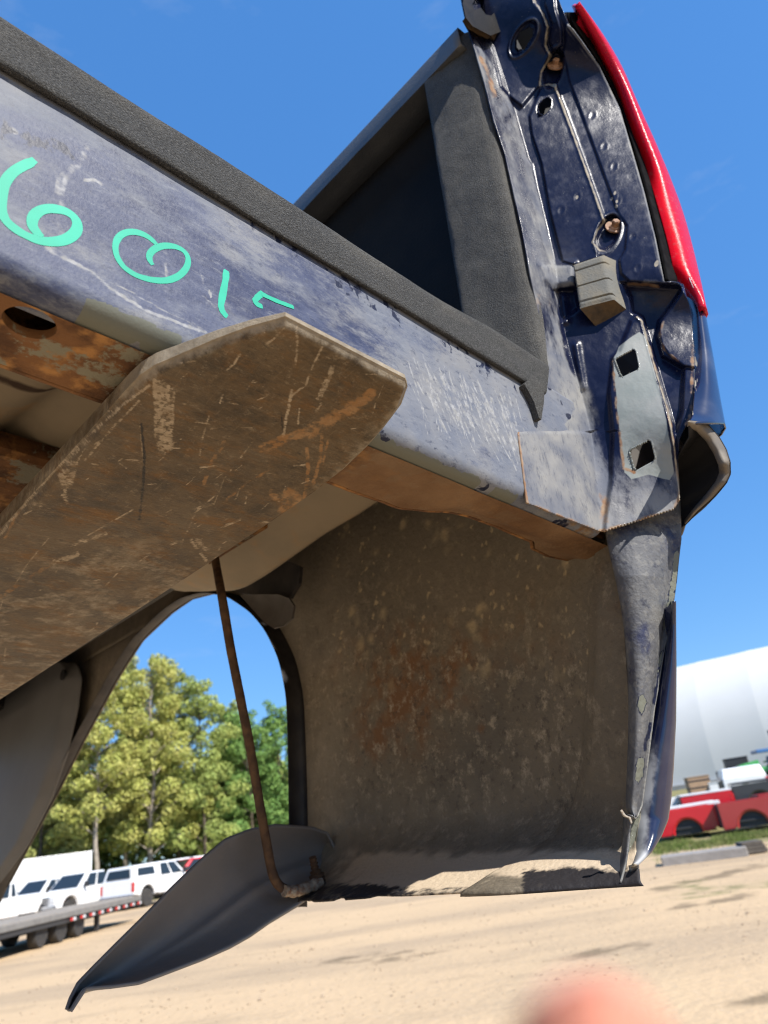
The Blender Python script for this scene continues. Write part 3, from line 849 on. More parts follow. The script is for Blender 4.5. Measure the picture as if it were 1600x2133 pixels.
# ---- take-off truck beds on the grass, right ----
def small_bed(label, px, dist, rot, body, cover=None, z=0., L=2.05, lamp=True, dpos=None):
    b = ground_at(px, dist) if dpos is None else np.array(dpos)
    t = empty('takeoff_bed', label, 'truck bed', tuple(b + [0, 0, z]), (0, 0, rot), 'take-off truck beds stored on the grass')
    h = .98; W = .97; cx = -.05
    pr = [(-L / 2, .14), (-L / 2, h - .03), (L / 2, h), (L / 2 + .02, .30), (cx + .62, .14)] + arc(cx, .16, .50, 5, 175, 11) + [(cx - .62, .14)]
    for s in (-1, 1):
        sd = obj('bed_side', prism_mesh('bed_side', pr, s * W - .09, s * W + .09, .03), body, t)
        ar = arc(cx, .16, .53, 0, 180, 14); ai = arc(cx, .16, .46, 0, 180, 14)
        V = [(x, s * (W + .105), z_) for x, z_ in ar] + [(x, s * (W + .06), z_) for x, z_ in ai]; n = 14
        obj('wheel_lip', mesh_np('wheel_lip', V, [(i, i + 1, n + i + 1, n + i) for i in range(n - 1)], True), body, sd)
        obj('wheelhouse', prism_mesh('wheelhouse', arc(cx, .14, .50, 0, 180, 12), s * (W - .28), s * (W - .07)), DARK, sd)
        if lamp: obj('tail_lamp', box_mesh('tail_lamp', (L / 2 - .10, s * W - .10, .42), (L / 2 + .035, s * W + .10, .86), .02), REDL, sd)
    obj('front_panel', box_mesh('front_panel', (-L / 2 - .03, -W, .22), (-L / 2 + .03, W, h - .03), .01), DARK, t); obj('floor', box_mesh('floor', (-L / 2, -W, .32), (L / 2, W, .38)), DARK, t)
    obj('tailgate', box_mesh('tailgate', (L / 2 - .05, -W + .1, .36), (L / 2 + .02, W - .1, h - .02), .02), body, t)
    if cover:
        if cover[0] == 'lid': obj('cover', box_mesh('cover', (-L / 2, -W - .05, h), (L / 2 + .02, W + .05, h + .09), .03), cover[1], t)
        else:
            V = [(-L / 2, -W, h), (L / 2, -W, h), (L / 2, W, h), (-L / 2, W, h), (-L / 2 + .12, -W + .18, h + .5), (L / 2 - .12, -W + .18, h + .5), (L / 2 - .12, W - .18, h + .5), (-L / 2 + .12, W - .18, h + .5)]
            o = obj('cover', mesh_np('cover', V, [(0, 1, 5, 4), (1, 2, 6, 5), (2, 3, 7, 6), (3, 0, 4, 7), (4, 5, 6, 7)], False), cover[1], t); mb = o.modifiers.new('r', 'BEVEL'); mb.width = .08; mb.segments = 3
    return t


across = lambda px, off=0: AZ(px) - math.pi / 2 + math.radians(off)
FLOORB = mat_simple('wood offcut', (.35, .26, .17), .8, (.26, .19, .12), 4, .6)
small_bed('faded red truck bed with dark wheel arch, nearest on the grass', 1541, 30.0, across(1541, 6), DRED)
small_bed('bright red truck bed cut off by the blue corner panel', 1412, 30.5, across(1412, 4), RED)
small_bed('white truck bed standing between the two nearest red ones', 1428, 33.0, across(1425, 4), WHITE)
small_bed('bright red truck bed in the second row under a white lid', 1462, 36.0, across(1462, 5), RED, ('lid', WHITE), z=.12)
small_bed('dark grey truck bed with ribbed lid in the second row', 1572, 36.5, across(1572, 5), BLACKP, ('lid', BLACKP), z=.25)
small_bed('white truck bed with its side turned, behind the faded red one', 1515, 38.0, across(1515, 30), WHITE, z=.1)
small_bed('red truck bed at the right edge behind the faded red one', 1622, 33.0, across(1625, 8), DRED)
small_bed('white topper covered truck bed in the third row', 1548, 43.0, across(1548, 8), WHITE, ('top', WHITE), z=.1)
small_bed('pale truck bed in the second row at the corner panel', 1405, 37.5, across(1405, 5), WHITE, None, z=.08)


def crate(name, label, cat, px, dist, size, mat, rot=.2, slats=0, extra=None):
    b = ground_at(px, dist); t = empty(name, label, cat, tuple(b), (0, 0, across(px) + rot))
    w, d, h = size
    body = obj('body', box_mesh('body', (-w / 2, -d / 2, .02), (w / 2, d / 2, h), .02), mat, t)
    for k in range(slats):
        zz_ = h * (k + .5) / slats; obj('band', box_mesh('band', (-w / 2 - .02, -d / 2 - .02, zz_ - .03), (w / 2 + .02, d / 2 + .02, zz_ + .03)), extra or DARK, body)
    obj('lid', box_mesh('lid', (-w / 2 - .03, -d / 2 - .03, h), (w / 2 + .03, d / 2 + .03, h + .05), .01), mat, body)
    return t


CARD = mat_simple('brown crate wood', (.40, .26, .16), .85, (.30, .20, .12), 3, .6)
crate('wooden_crate', 'brown banded crate stack in front of the white building', 'crate', 1458, 48, (1.2, 1.0, 1.1), CARD, .2, 3)
crate('plastic_tank', 'black square tank high up beside the tractor', 'tank', 1547, 52, (1.3, 1.0, 1.6), DARK, .15, 2)
small_bed('light blue-grey truck bed raised in front of the black tank', 1546, 47, across(1546, 8), paint('pale blue grey paint', (.52, .56, .60)), z=.35)
crate('parts_bin', 'small white bin right of the brown crate', 'bin', 1490, 46, (.6, .6, .8), WHITE, .1, 1)


def tractor():
    b = ground_at(1604, 50); t = empty('compact_tractor', 'green and blue compact tractor with roll bar at the right edge', 'tractor', tuple(b), (0, 0, across(1606) + .3))
    GR = paint('tractor green', (.07, .36, .10)); BL = paint('canopy blue', (.05, .14, .33)); YE = paint('tractor yellow', (.70, .48, .04))
    hood = [(-1.5, .75), (-1.55, 1.25), (-.4, 1.42), (-.35, 1.0), (.7, 1.0), (.95, 1.35), (1.0, .7)]
    obj('hood', prism_mesh('hood', hood, -.42, .42, .04), GR, t); obj('seat', box_mesh('seat', (.25, -.3, 1.05), (.75, .3, 1.55), .06), BL, t)
    rb = obj('roll_bar', box_mesh('roll_bar', (.9, -.55, .9), (1.0, -.45, 2.9), .02), DARK, t); obj('roll_bar_post', box_mesh('roll_bar_post', (.9, .45, .9), (1.0, .55, 2.9), .02), DARK, rb); obj('roll_bar_top', box_mesh('roll_bar_top', (.9, -.56, 2.85), (1.0, .56, 2.96), .02), DARK, rb); obj('roll_bar_brace', box_mesh('roll_bar_brace', (.9, -.5, 2.35), (1.0, .5, 2.42), .01), REDL, rb)
    obj('canopy', box_mesh('canopy', (-.4, -.6, 1.75), (1.1, .6, 1.95), .04), BL, t)
    for x, r_, w in ((.75, .62, .38), (-1.15, .40, .26)):
        for s in (-1, 1):
            wheel(t, x, s * .62, r_, w)
    for s in (-1, 1): obj('fender', box_mesh('fender', (.2, s * .62 - .2, 1.22), (1.3, s * .62 + .2, 1.32), .03), GR, t); obj('wheel_disc', lathe_mesh('wheel_disc', [(.02, -.02), (.3, -.02), (.3, .02), (.02, .02)], 18), YE, t).location = (.75, s * .83, .62)


tractor()

# concrete slab on the ground, right
def slab():
    b = np.array([*gpx(1468, 1792), 0.]); b[2] = float(gz(np.array(b[0]), np.array(b[1])))
    con = mat_simple('weathered concrete', (.30, .275, .25), .9, (.22, .20, .18), 3, .7, bump=.01, bs=10)
    t = obj('concrete_slab', box_mesh('concrete_slab', (-.95, -.35, -.05), (.95, .35, .20), .03), con, None, label='grey concrete slab lying on the dirt in front of the grass', category='slab'); t.location = tuple(b); t.rotation_euler = (0, 0, across(1468, 3))
    c = b + np.array([1.12 * math.cos(across(1468)), 1.12 * math.sin(across(1468)) + .25, 0])
    t = empty('timber_offcut', 'dark timber blocks at the end of the concrete slab', 'timber', tuple(c), (0, 0, across(1468) + .25))
    for k in range(3): obj('timber', box_mesh('timber', (-.3 + .04 * k, -.25 + .0 * k, .02 + .085 * k), (.32 - .03 * k, .25, .10 + .085 * k), .01), mat_simple('dark timber', (.10, .085, .07), .9, (.06, .05, .04), 6, .6) if k == 0 else bpy.data.materials['dark timber'], t)


slab()

# fine gravel and clods on the near dirt
r = np.random.default_rng(21); V = []; F = []
ico = [(0, 0, 1), (.9, 0, .2), (.28, .85, .2), (-.72, .53, .2), (-.72, -.53, .2), (.28, -.85, .2), (0, 0, -.5)]
icf = [(0, 1, 2), (0, 2, 3), (0, 3, 4), (0, 4, 5), (0, 5, 1), (6, 2, 1), (6, 3, 2), (6, 4, 3), (6, 5, 4), (6, 1, 5)]
for k in range(2600):
    px = r.uniform(-100, 1700); py = 1838 - .1467 * (px - 150) + 45 + 330 * r.random() ** 1.3; x, y = gpx(px, py); ds = math.hypot(x, y)
    s = r.uniform(.004, .013) * (1 + ds / 16) * (2.2 if r.random() < .03 else 1); a = r.uniform(0, 6.28); i = len(V); z = float(gz(np.array(x), np.array(y)))
    for (u, v, w) in ico: V.append((x + s * (u * math.cos(a) - v * math.sin(a)) * r.uniform(.7, 1.3), y + s * (u * math.sin(a) + v * math.cos(a)) * r.uniform(.7, 1.3), z + s * w * .6))
    F += [tuple(i + q for q in t_) for t_ in icf]
obj('gravel', mesh_np('gravel', np.array(V), F, False), mat_simple('pale gravel', (.44, .33, .22), .95, (.24, .18, .125), 3, .8, spec=.1), None, kind='stuff', label='loose gravel and clods scattered over the dirt yard', category='gravel')

# ================================================================== the pickup bed
def bed_root(name, base, label, cat, group=None):
    Frame.base = np.array(base, float)
    w = CAM + RWB @ (U * Frame.base)
    o = empty(name, label, cat, tuple(w), Matrix(RWB.tolist()).to_euler(), group)
    return o


bed = bed_root('truck_bed', (2.0, 1.0, -.08), 'dark blue pickup truck bed lifted on a fork, tailgate removed, with teal numbers', 'truck bed')
XR = 1.99        # right end of the sill face
XL = -3.30       # left end

# ---- sill face ----
xs = np.concatenate([np.linspace(XL, 0.0, 24)[:-1], np.linspace(0.0, XR, 520)])
prof = [(1.0, z) for z in np.linspace(1.41, .945, 116)] + [(1.0 + .036 * (1 - math.cos(a)), .945 - .04 * math.sin(a)) for a in np.linspace(.15, math.pi / 2, 10)] + [(1.036 + .03 * t, .905 - .004 * t) for t in (.35, .7, 1.0)]
prof = np.array(prof)
X, J = np.meshgrid(xs, np.arange(len(prof)))
P = np.stack([X, prof[J, 0], prof[J, 1]], -1)
P[..., 1] += .004 * (fbm(X * 2.2, P[..., 2] * 3, 5) - .5) * sst(.93, .98, P[..., 2])
# the very lightly pressed feature line under the liner
P[..., 1] += .006 * sst(1.30, 1.24, P[..., 2]) * sst(.93, .98, P[..., 2]) * 0
qx, qy = proj(P); qx = np.where(P[..., 0] < .02, -500, qx)
zz = P[..., 2]
dust = .30 + .55 * (fbm(X * 3.0 + zz * 1.5, zz * 5 - X * .8, 11, 5) - .40) * 2 + .18 * sst(.98, .92, zz) + .20 * sst(1.25, 1.36, zz) * fbm(X * 4, zz * 2, 3)
dust += .35 * sst(1.1, 1.5, X) - .12 * np.exp(-((zz - 1.12) / .07) ** 2) * sst(1.1, .9, X)
dust += .55 * pm(qx, qy, [(700, 780), (830, 735), (1010, 790), (1090, 830), (1085, 900), (1095, 1040), (1000, 985), (850, 915)], 60) * fbm(X * 9, zz * 9, 33)
# streaky scuffs right of the fork
scr = np.zeros_like(X)
r1 = np.random.default_rng(3)
for k in range(120):
    x0 = r1.uniform(850, 1075); y0 = 735 + (x0 - 850) * .42 + r1.uniform(-10, 70); L = r1.uniform(25, 130)
    ang = math.radians(r1.uniform(60, 78)); w = r1.uniform(.7, 1.7)
    scr = np.maximum(scr, r1.uniform(.35, .62) * (1 - sst(w * .5, w * 1.7, dpoly(qx, qy, [(x0, y0), (x0 + L * math.cos(ang), y0 + L * math.sin(ang))]))))
for L, w, s in [([(130, 535), (190, 565), (230, 600), (300, 645), (400, 683), (430, 692)], 3.0, .85), ([(240, 590), (330, 640), (410, 680)], 1.5, .6),
                ([(180, 312), (168, 340), (140, 365), (128, 400), (130, 430)], 7, .42), ([(150, 345), (120, 370), (118, 400)], 4, .45), ([(125, 450), (128, 490)], 8, .3),
                ([(100, 515), (135, 535)], 7, .55), ([(175, 375), (200, 375), (212, 385)], 3, .8), ([(345, 548), (347, 575)], 3, .6),
                ([(420, 575), (424, 590)], 3, .7), ([(436, 606), (440, 618)], 2.5, .6), ([(400, 672), (425, 690)], 4, .7), ([(25, 268), (32, 275)], 5, .7),
                ([(420, 615), (450, 640)], 2, .5), ([(430, 630), (447, 636)], 2, .5)]:
    scr = np.maximum(scr, s * (1 - sst(w * .5, w * 1.6, dpoly(qx, qy, L))))
dark = np.zeros_like(X)
edge = 1.345 - zz
dark = np.maximum(dark, .62 * sst(.11, .0, edge) * sst(.47, .62, fbm(X * 26, zz * 14, 21, 5)) * sst(.5, .8, X))
dark = np.maximum(dark, .52 * pm(qx, qy, [(0, 245), (150, 300), (190, 345), (60, 310), (0, 290)], 16))
dark = np.maximum(dark, .6 * sst(.96, .93, zz) * sst(.50, .62, fbm(X * 14, zz * 20, 8)) * sst(.6, .9, X))
prim = np.zeros_like(X)
for a, b, z0, z1 in [(.325, .505, .901, .934), (1.0, 1.40, .896, .914), (1.46, 1.56, .898, .915)]:
    e = .016 * (fbm(X * 45, X * 0 + 2, 4, 5) - .5)
    prim = np.maximum(prim, sst(a - .004, a + .004, X) * sst(b + .01, b - .004, X) * sst(z0 - .002, z0 + .004, zz + e) * sst(z1 + .003, z1 - .004, zz + e))
rst = .55 * sst(1.60, 1.99, X) * sst(.98, .93, zz)
grid_obj('sill', P, MAT['sill'], bed, dict(dust=dust, scr=scr, dark=dark, primer=prim, rust=rst), solid=.0012)

# ---- teal marker digits on the sill ----
Z3 = 2.2857
digits = [
    ([(168, 757), (140, 775), (100, 790), (50, 825), (15, 880), (2, 950), (5, 1010), (40, 1062), (100, 1105), (170, 1138), (240, 1150), (310, 1142), (360, 1112), (378, 1075), (362, 1032), (320, 1002), (260, 988), (200, 992), (160, 1020), (148, 1060), (165, 1095), (205, 1125)], 40),
    ([(748, 1162), (715, 1128), (670, 1105), (615, 1098), (572, 1115), (548, 1158), (556, 1215), (590, 1268), (650, 1308), (725, 1330), (800, 1334), (858, 1312), (895, 1270), (902, 1225), (878, 1188), (830, 1168), (775, 1166), (728, 1185), (706, 1215), (716, 1245), (730, 1258)], 29),
    ([(1080, 1285), (1076, 1330), (1064, 1395), (1052, 1448), (1056, 1480), (1085, 1506)], 34),
    ([(1255, 1392), (1232, 1408), (1210, 1432), (1228, 1450), (1252, 1458)], 30),
    ([(1248, 1398), (1290, 1420), (1340, 1440), (1400, 1462)], 26)]


def smooth_line(L, n):
    L = np.array(L, float); t = np.concatenate([[0], np.cumsum(np.hypot(*np.diff(L, axis=0).T))])
    u = np.linspace(0, t[-1], n); Q = np.stack([np.interp(u, t, L[:, 0]), np.interp(u, t, L[:, 1])], -1)
    k = max(1, n // (2 * len(L)))
    for _ in range(3):
        W = Q.copy()
        for i in range(1, n - 1): W[i] = Q[max(0, i - k):i + k + 1].mean(0) if i >= k and i < n - k else Q[i]
        Q = W
    return Q


for di, (L, w) in enumerate(digits):
    n = 80
    Q = smooth_line(L, n) / Z3
    C = onY(Q[:, 0], Q[:, 1], .9978)
    T = np.gradient(C, axis=0); T[:, 1] = 0; T /= np.linalg.norm(T, axis=1)[:, None]
    N = np.stack([-T[:, 2], T[:, 1] * 0, T[:, 0]], -1)
    wu = w / Z3 / 960 * (1 + .35 * (fbm(np.arange(n) * .12, np.full(n, di * 3.), 5) - .5)) / 2
    e = np.minimum(np.arange(n), np.arange(n)[::-1]); wu = wu * np.sqrt(np.clip((e + .8) / 3, .45, 1))
    cs = np.array([-1, -.6, 0, .6, 1.])
    G = C[:, None, :] + N[:, None, :] * (wu[:, None] * cs[None, :])[..., None]
    G[..., 1] = 1.0 + .004 * (fbm(G[..., 0] * 2.2, G[..., 2] * 3, 5) - .5) * sst(.93, .98, G[..., 2]) - .0007 - (.0004 if di > 3 else 0)
    grid_obj('marker_digit', G, MAT['teal'], bed)

# ---- bed liner: lip over the sill and the floor ----
xs = np.concatenate([np.linspace(XL, 0.0, 30)[:-1], np.linspace(0.0, 1.86, 420)])
lp = [(1.0, 1.352), (.992, 1.346), (.985, 1.348), (.982, 1.356)] + [(.982, z) for z in np.linspace(1.365, 1.452, 14)] + \
     [(.982 + .055 * (1 - math.cos(a)), 1.455 + .045 * math.sin(a)) for a in np.linspace(.1, math.pi / 2, 10)] + [(1.1, 1.505), (1.3, 1.507), (2, 1.507), (4, 1.507), (8.1, 1.507)]
lp = np.array(lp); X, J = np.meshgrid(xs, np.arange(len(lp)))
P = np.stack([X, lp[J, 0], lp[J, 1]], -1)
fr = sst(.99, .98, lp[:, 0])[J]
P[..., 2] += .006 * (fbm(X * 5, X * 0, 3) - .5) * sst(1.40, 1.345, P[..., 2])
P[..., 1] -= fr * .010 * (fbm(X * 6, P[..., 2] * 14, 31) - .5)
P[..., 2] += .012 * sst(1.42, 1.5, P[..., 2]) * (fbm(X * 3.5, X * 0 + 3, 14) - .5) + .022 * sst(1.25, 1.6, X) * sst(1.40, 1.48, P[..., 2])
P[..., 0] = np.where(P[..., 1] < 1.12, np.minimum(P[..., 0], 1.785 + (P[..., 2] - 1.345) * .42), P[..., 0])
ld = .10 + .75 * sst(.50, .75, fbm(X * 6, P[..., 2] * 20, 41)) * sst(1.40, 1.47, P[..., 2]) + .3 * sst(.4, -.1, X)
grid_obj('bed_liner', P, MAT['liner'], bed, dict(dust=ld), flip=False)
# flap of liner at the corner
fl = [(1092, 800), (1108, 782), (1134, 770), (1135, 800), (1133, 840), (1128, 874), (1123, 870), (1113, 838), (1102, 816)]
n = len(fl); A = onY(pts(fl)[:, 0], pts(fl)[:, 1], .978); B = A.copy(); B[:, 1] += .02
ctr = A.mean(0) + [0, -.004, 0]
V = np.vstack([A, B, ctr]); F = [(i, (i + 1) % n, n + (i + 1) % n, n + i) for i in range(n)] + [(i, 2 * n, (i + 1) % n) for i in range(n)]
obj('liner_flap', mesh_np('liner_flap', loc(V), F, True, dict(dust=np.full(len(V), .35)), 40), MAT['liner'], bed)

# ---- liner covered corner post ----
C0 = [(955, -40), (964, 10), (972, 47), (991, 108), (1009, 169), (1030, 253), (1052, 319), (1070, 398), (1089, 483), (1108, 586), (1124, 660), (1136, 764), (1133, 850), (1127, 896), (1079, 900), (1098, 1047), (1102, 1112)]
zs = np.linspace(1.49, 3.43, 260)
zb, xb = [], []
for py in np.linspace(40, 770, 60):
    p = onY(float(crv(C0, py)), py, 1.0); zb.append(p[2]); xb.append(p[0])
o_ = np.argsort(zb); XB = np.interp(zs, np.array(zb)[o_], np.array(xb)[o_])
t = np.linspace(0, 1, 60)
P = np.zeros((len(zs), len(t) + 3, 3))
for i, z in enumerate(zs):
    ctl = np.array([(1.792, 1.262), (1.790, 1.25), (1.800, 1.19), (1.818, 1.09), (1.832, 1.03), (1.85, 1.0), (XB[i] + .012, .993)])
    s = np.concatenate([[0], np.cumsum(np.hypot(*np.diff(ctl, axis=0).T))]); s /= s[-1]
    px_ = np.interp(t, s, ctl[:, 0]); py_ = np.interp(t, s, ctl[:, 1])
    for _ in range(3):
        px_[1:-1] = (px_[:-2] + 2 * px_[1:-1] + px_[2:]) / 4; py_[1:-1] = (py_[:-2] + 2 * py_[1:-1] + py_[2:]) / 4
    P[i, 3:, 0] = px_; P[i, 3:, 1] = py_; P[i, :3, 0] = (2.02, 1.9, 1.815); P[i, :3, 1] = (1.285, 1.285, 1.28); P[i, :, 2] = z
q = fbm(P[..., 1] * 5 + P[..., 0] * 3, P[..., 2] * 4, 9)
P[:, 3:, 0] -= (.016 * (q[:, 3:] - .5))
px_, py_ = proj(P)
pd = .60 + .55 * sst(3.0, 3.4, P[..., 2]) * fbm(px_ / 40, py_ / 40, 4) * 1.5 + .4 * np.exp(-((py_ - 780) / 60) ** 2) + .45 * sst(30, 0, crv(C0, py_) - px_) * fbm(px_ / 25, py_ / 50, 5) * 1.4  # high even level lifts the post's shade in colour; the rest is dust
grid_obj('corner_post', P, MAT['liner'], bed, dict(dust=pd), flip=face_cam(P[:, 3:]) is False)

# ---- inner wall, rail, front wall, left side (mostly in shade or out of frame) ----
Y2 = 8.1
def quad_sheet(name, a, b, c, d, mat, n=2, m=2, solid=0, **k):
    u = np.linspace(0, 1, n); v = np.linspace(0, 1, m)
    a, b, c, d = map(np.array, (a, b, c, d))
    G = (a[None, None] * ((1 - v)[:, None] * (1 - u)[None])[..., None] + b[None, None] * ((1 - v)[:, None] * u[None])[..., None] + c[None, None] * (v[:, None] * u[None])[..., None] + d[None, None] * (v[:, None] * (1 - u)[None])[..., None])
    return grid_obj(name, G, mat, bed, solid=solid, **k)


ys = np.linspace(1.27, Y2, 90); zs = np.linspace(1.5, 3.32, 30)
G = np.stack(np.broadcast_arrays(1.99 + 0 * ys[None, :], ys[None, :], zs[:, None]), -1).copy()
G[..., 0] += .05 * sst(2.95, 3.05, G[..., 2]) * 0 - .05 * sst(3.12, 3.2, G[..., 2]) + .02 * (fbm(G[..., 1] * 1.5, G[..., 2] * 2, 6) - .5)
tub = sst(2.55, 3.05, G[..., 1]) * sst(6.8, 6.1, G[..., 1]) * sst(2.35, 2.2, G[..., 2]); G[..., 0] -= .55 * tub
MAT['innerwall'] = mat_simple('shade darkened bed liner', (.009, .009, .010), .8, (.035, .027, .018), 6, .35, spec=.15, bump=.0006, bs=300)  # liner colour darkened to paint in the shade inside the bed
grid_obj('inner_wall', G, MAT['innerwall'], bed)
rl = [(1.99, 3.325), (1.86, 3.325), (1.812, 3.322), (1.796, 3.318), (1.793, 3.405), (1.80, 3.425), (1.86, 3.44), (2.1, 3.45), (2.36, 3.44), (2.40, 3.40), (2.40, 3.30)]
ys = np.concatenate([np.linspace(1.03, 1.3, 8), np.linspace(1.4, Y2, 60)])
rl = np.array(rl); Y, J = np.meshgrid(ys, np.arange(len(rl)))
G = np.stack([rl[J, 0], Y, rl[J, 1]], -1)
G[..., 2] -= .02 * sst(3.35, 3.30, G[..., 2]) * fbm(Y * 4, Y * 0, 3) * (J < 4)
MAT['rail'] = mat_simple('grey rail cap plastic', (.085, .088, .092), .5, (.12, .12, .12), 25, .6, bump=.0004, bs=350)
grid_obj('rail_cap', G, MAT['rail'], bed, solid=.003, sharp=28)
quad_sheet('front_wall', (XL - .1, Y2, 1.3), (2.3, Y2, 1.3), (2.3, Y2, 3.44), (XL - .1, Y2, 3.44), MAT['skin'], solid=.002)
# left bedside, out of the frame
lsx = XL - .35
lp2 = np.array([(XL, 1.5), (XL, 3.3), (XL + .02, 3.42), (XL - .3, 3.45), (lsx - .05, 3.35), (lsx - .1, 2.4), (lsx - .05, 1.2), (lsx, .2), (lsx + .15, -.05)])
Y, J = np.meshgrid(np.linspace(.75, Y2, 40), np.arange(len(lp2)))
keep = ~((np.hypot((Y[:-1, :-1] - 5.0) / 1.9, (lp2[J, 1][:-1, :-1] - .1) / 1.5) < 1) & (J[:-1, :-1] > 4))
grid_obj('left_bedside', np.stack([lp2[J, 0], Y, lp2[J, 1]], -1), MAT['skin'], bed, keep=keep, solid=.002)

# ---- underside of the floor ----
xs = np.concatenate([np.linspace(XL, 0, 10)[:-1], np.linspace(0, 1.70, 60), np.linspace(1.72, 1.95, 16)])
ys = np.concatenate([np.linspace(1.10, 4.2, 90), np.linspace(4.3, Y2, 20)])
Xg, Yg = np.meshgrid(xs, ys)
Zg = 1.43 - .05 * sst(1.45, 1.9, Xg) + .03 * (fbm(Xg * 2.5, Yg * 2.2, 8) - .5)
Zg -= .045 * sst(2.2, 2.8, Yg) * sst(3.3, 2.9, Yg) * sst(1.6, 1.9, Xg)
Zg += .22 * sst(1.90, 1.95, Xg)
Zg += .40 * sst(2.9, 4.6, Yg) * sst(1.0, 1.6, Xg)
Zg += .05 * np.exp(-((Xg - .62 - .1 * np.sin(Yg * 1.5)) / .05) ** 2) * sst(1.2, 1.5, Yg)
dk = .9 * np.exp(-((Yg - 2.0 - .05 * np.sin(Xg * 4)) / .02) ** 2) * sst(.9, .5, Xg)
grid_obj('floor_underside', np.stack([Xg, Yg, Zg], -1), MAT['under'], bed, dict(dark=dk))

# ---- rear cross member: flat rusty channel with a hole, on the fork ----
xs = np.concatenate([np.linspace(XL, .05, 14)[:-1], np.linspace(.05, .62, 110), np.linspace(.64, 2.27, 150)])
vs = np.linspace(0, 1, 26)
Xg, Vg = np.meshgrid(xs, vs)
low = np.interp(Xg, [XL, 1.2, 1.3, 1.46, 1.67, 1.90, 1.95, 2.05, 2.17, 2.26, 2.3], [1.232, 1.232, 1.232, 1.20, 1.195, 1.205, 1.24, 1.25, 1.228, 1.15, 1.12]) + .008 * (fbm(Xg * 14, Xg * 0, 2) - .5) * sst(.9, 1.2, Xg)
Yg = 1.045 + (low - 1.045) * Vg
Zg = .900 + .006 * (fbm(Xg * 5, Yg * 8, 3) - .5) + .03 * sst(.5, 1, Vg) * sst(1.3, 1.6, Xg)
P = np.stack([Xg, Yg, Zg], -1)
HC = np.array([.265, 1.090]); HR = .040
ca = int(np.argmin(np.abs(xs - .205))); cb = int(np.argmin(np.abs(xs - .325))); ra_ = 0; rb_ = int(np.argmin(np.abs(vs - .55)))
kp = np.ones((len(vs) - 1, len(xs) - 1), bool); kp[ra_:rb_, ca:cb] = False
idm = np.arange(P.shape[0] * P.shape[1]).reshape(P.shape[:2])
lp_ = list(idm[ra_, ca:cb]) + list(idm[ra_:rb_, cb]) + list(idm[rb_, cb:ca:-1]) + list(idm[rb_:ra_:-1, ca])
Vf = P.reshape(-1, 3); lpv = Vf[lp_]; an = np.arctan2(lpv[:, 1] - HC[1], lpv[:, 0] - HC[0])
cir = np.stack([HC[0] + HR * 1.1 * np.cos(an), HC[1] + HR * np.sin(an), np.full(len(an), .900)], -1)
mid_ = (cir * .8 + lpv * .2); lipd = cir + [0, 0, .02]; n0 = len(Vf); K_ = len(lp_); Vf = np.vstack([Vf, mid_, cir, lipd])
Fh = [gridF(*P.shape[:2], flip=True, keep=kp)]
nxt = (np.arange(K_) + 1) % K_
for A_, B_ in ((np.array(lp_), n0 + np.arange(K_)), (n0 + np.arange(K_), n0 + K_ + np.arange(K_)), (n0 + K_ + np.arange(K_), n0 + 2 * K_ + np.arange(K_))):
    Fh.append(np.stack([A_, B_, B_[nxt], A_[nxt]], -1))
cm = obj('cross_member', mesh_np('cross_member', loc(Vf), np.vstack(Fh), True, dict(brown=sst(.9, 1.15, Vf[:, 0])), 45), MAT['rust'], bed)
P2 = np.stack([np.stack([xs, np.interp(xs, Xg[-1], Yg[-1]) + .004, np.full(len(xs), z)], -1) for z in (.905, 1.05, 1.25, 1.44)], 0)
P2[0, :, 2] = np.interp(xs, Xg[-1], Zg[-1]) + .002
grid_obj('channel_wall', P2, MAT['rustdark'], cm, solid=.003)
quad_sheet('channel_wall', (XL, 1.06, .93), (2.2, 1.06, .93), (2.2, 1.06, 1.42), (XL, 1.06, 1.42), MAT['rustdark'])
# second cross member further in
xb_ = 1.62
bm_ = np.array([(2.32, 1.43), (2.32, 1.37), (2.34, 1.352), (2.78, 1.352), (2.80, 1.37), (2.80, 1.43)])
xs = np.linspace(XL, xb_, 40); Xg, J = np.meshgrid(xs, np.arange(len(bm_)))
cm2 = grid_obj('cross_member', np.stack([Xg, bm_[J, 0], bm_[J, 1] + .0 * Xg], -1), MAT['rust'], bed, solid=.003, sharp=40)
quad_sheet('end_plate', (xb_, 2.32, 1.352), (xb_, 2.80, 1.352), (xb_, 2.80, 1.44), (xb_, 2.32, 1.44), MAT['rustdark'])

# ---- outer bedside skin, seen from inside, with the wheel opening ----
ARC_R = np.array([(3.02, -.12), (3.0, .15), (2.995, .48), (3.0, .83), (3.06, 1.04), (3.19, 1.24), (3.34, 1.39), (3.6, 1.57), (3.9, 1.69), (4.2, 1.745)])
ARC_F = np.array([(4.2, 1.745), (4.46, 1.73), (4.88, 1.64), (5.24, 1.44), (5.75, 1.08), (6.13, .78), (6.95, .19), (7.3, -.12)])
ZT = 1.745


def XF(Y, z):
    x = 2.30 - .20 * np.exp(-((Y - 1.0) / .42) ** 2) + .12 * sst(1.5, 2.8, z) - .05 * sst(3.0, 3.45, z)
    x = x - .42 * np.clip((.18 - z) / .26, 0, 1) ** 2 * (.35 + .65 * sst(1.05, 1.55, Y)) * (1 - .35 * sst(2.2, 2.9, Y))
    return x


def skin_grid(Yrows, zrows):
    return np.stack([XF(Yrows, zrows), Yrows, zrows], -1)


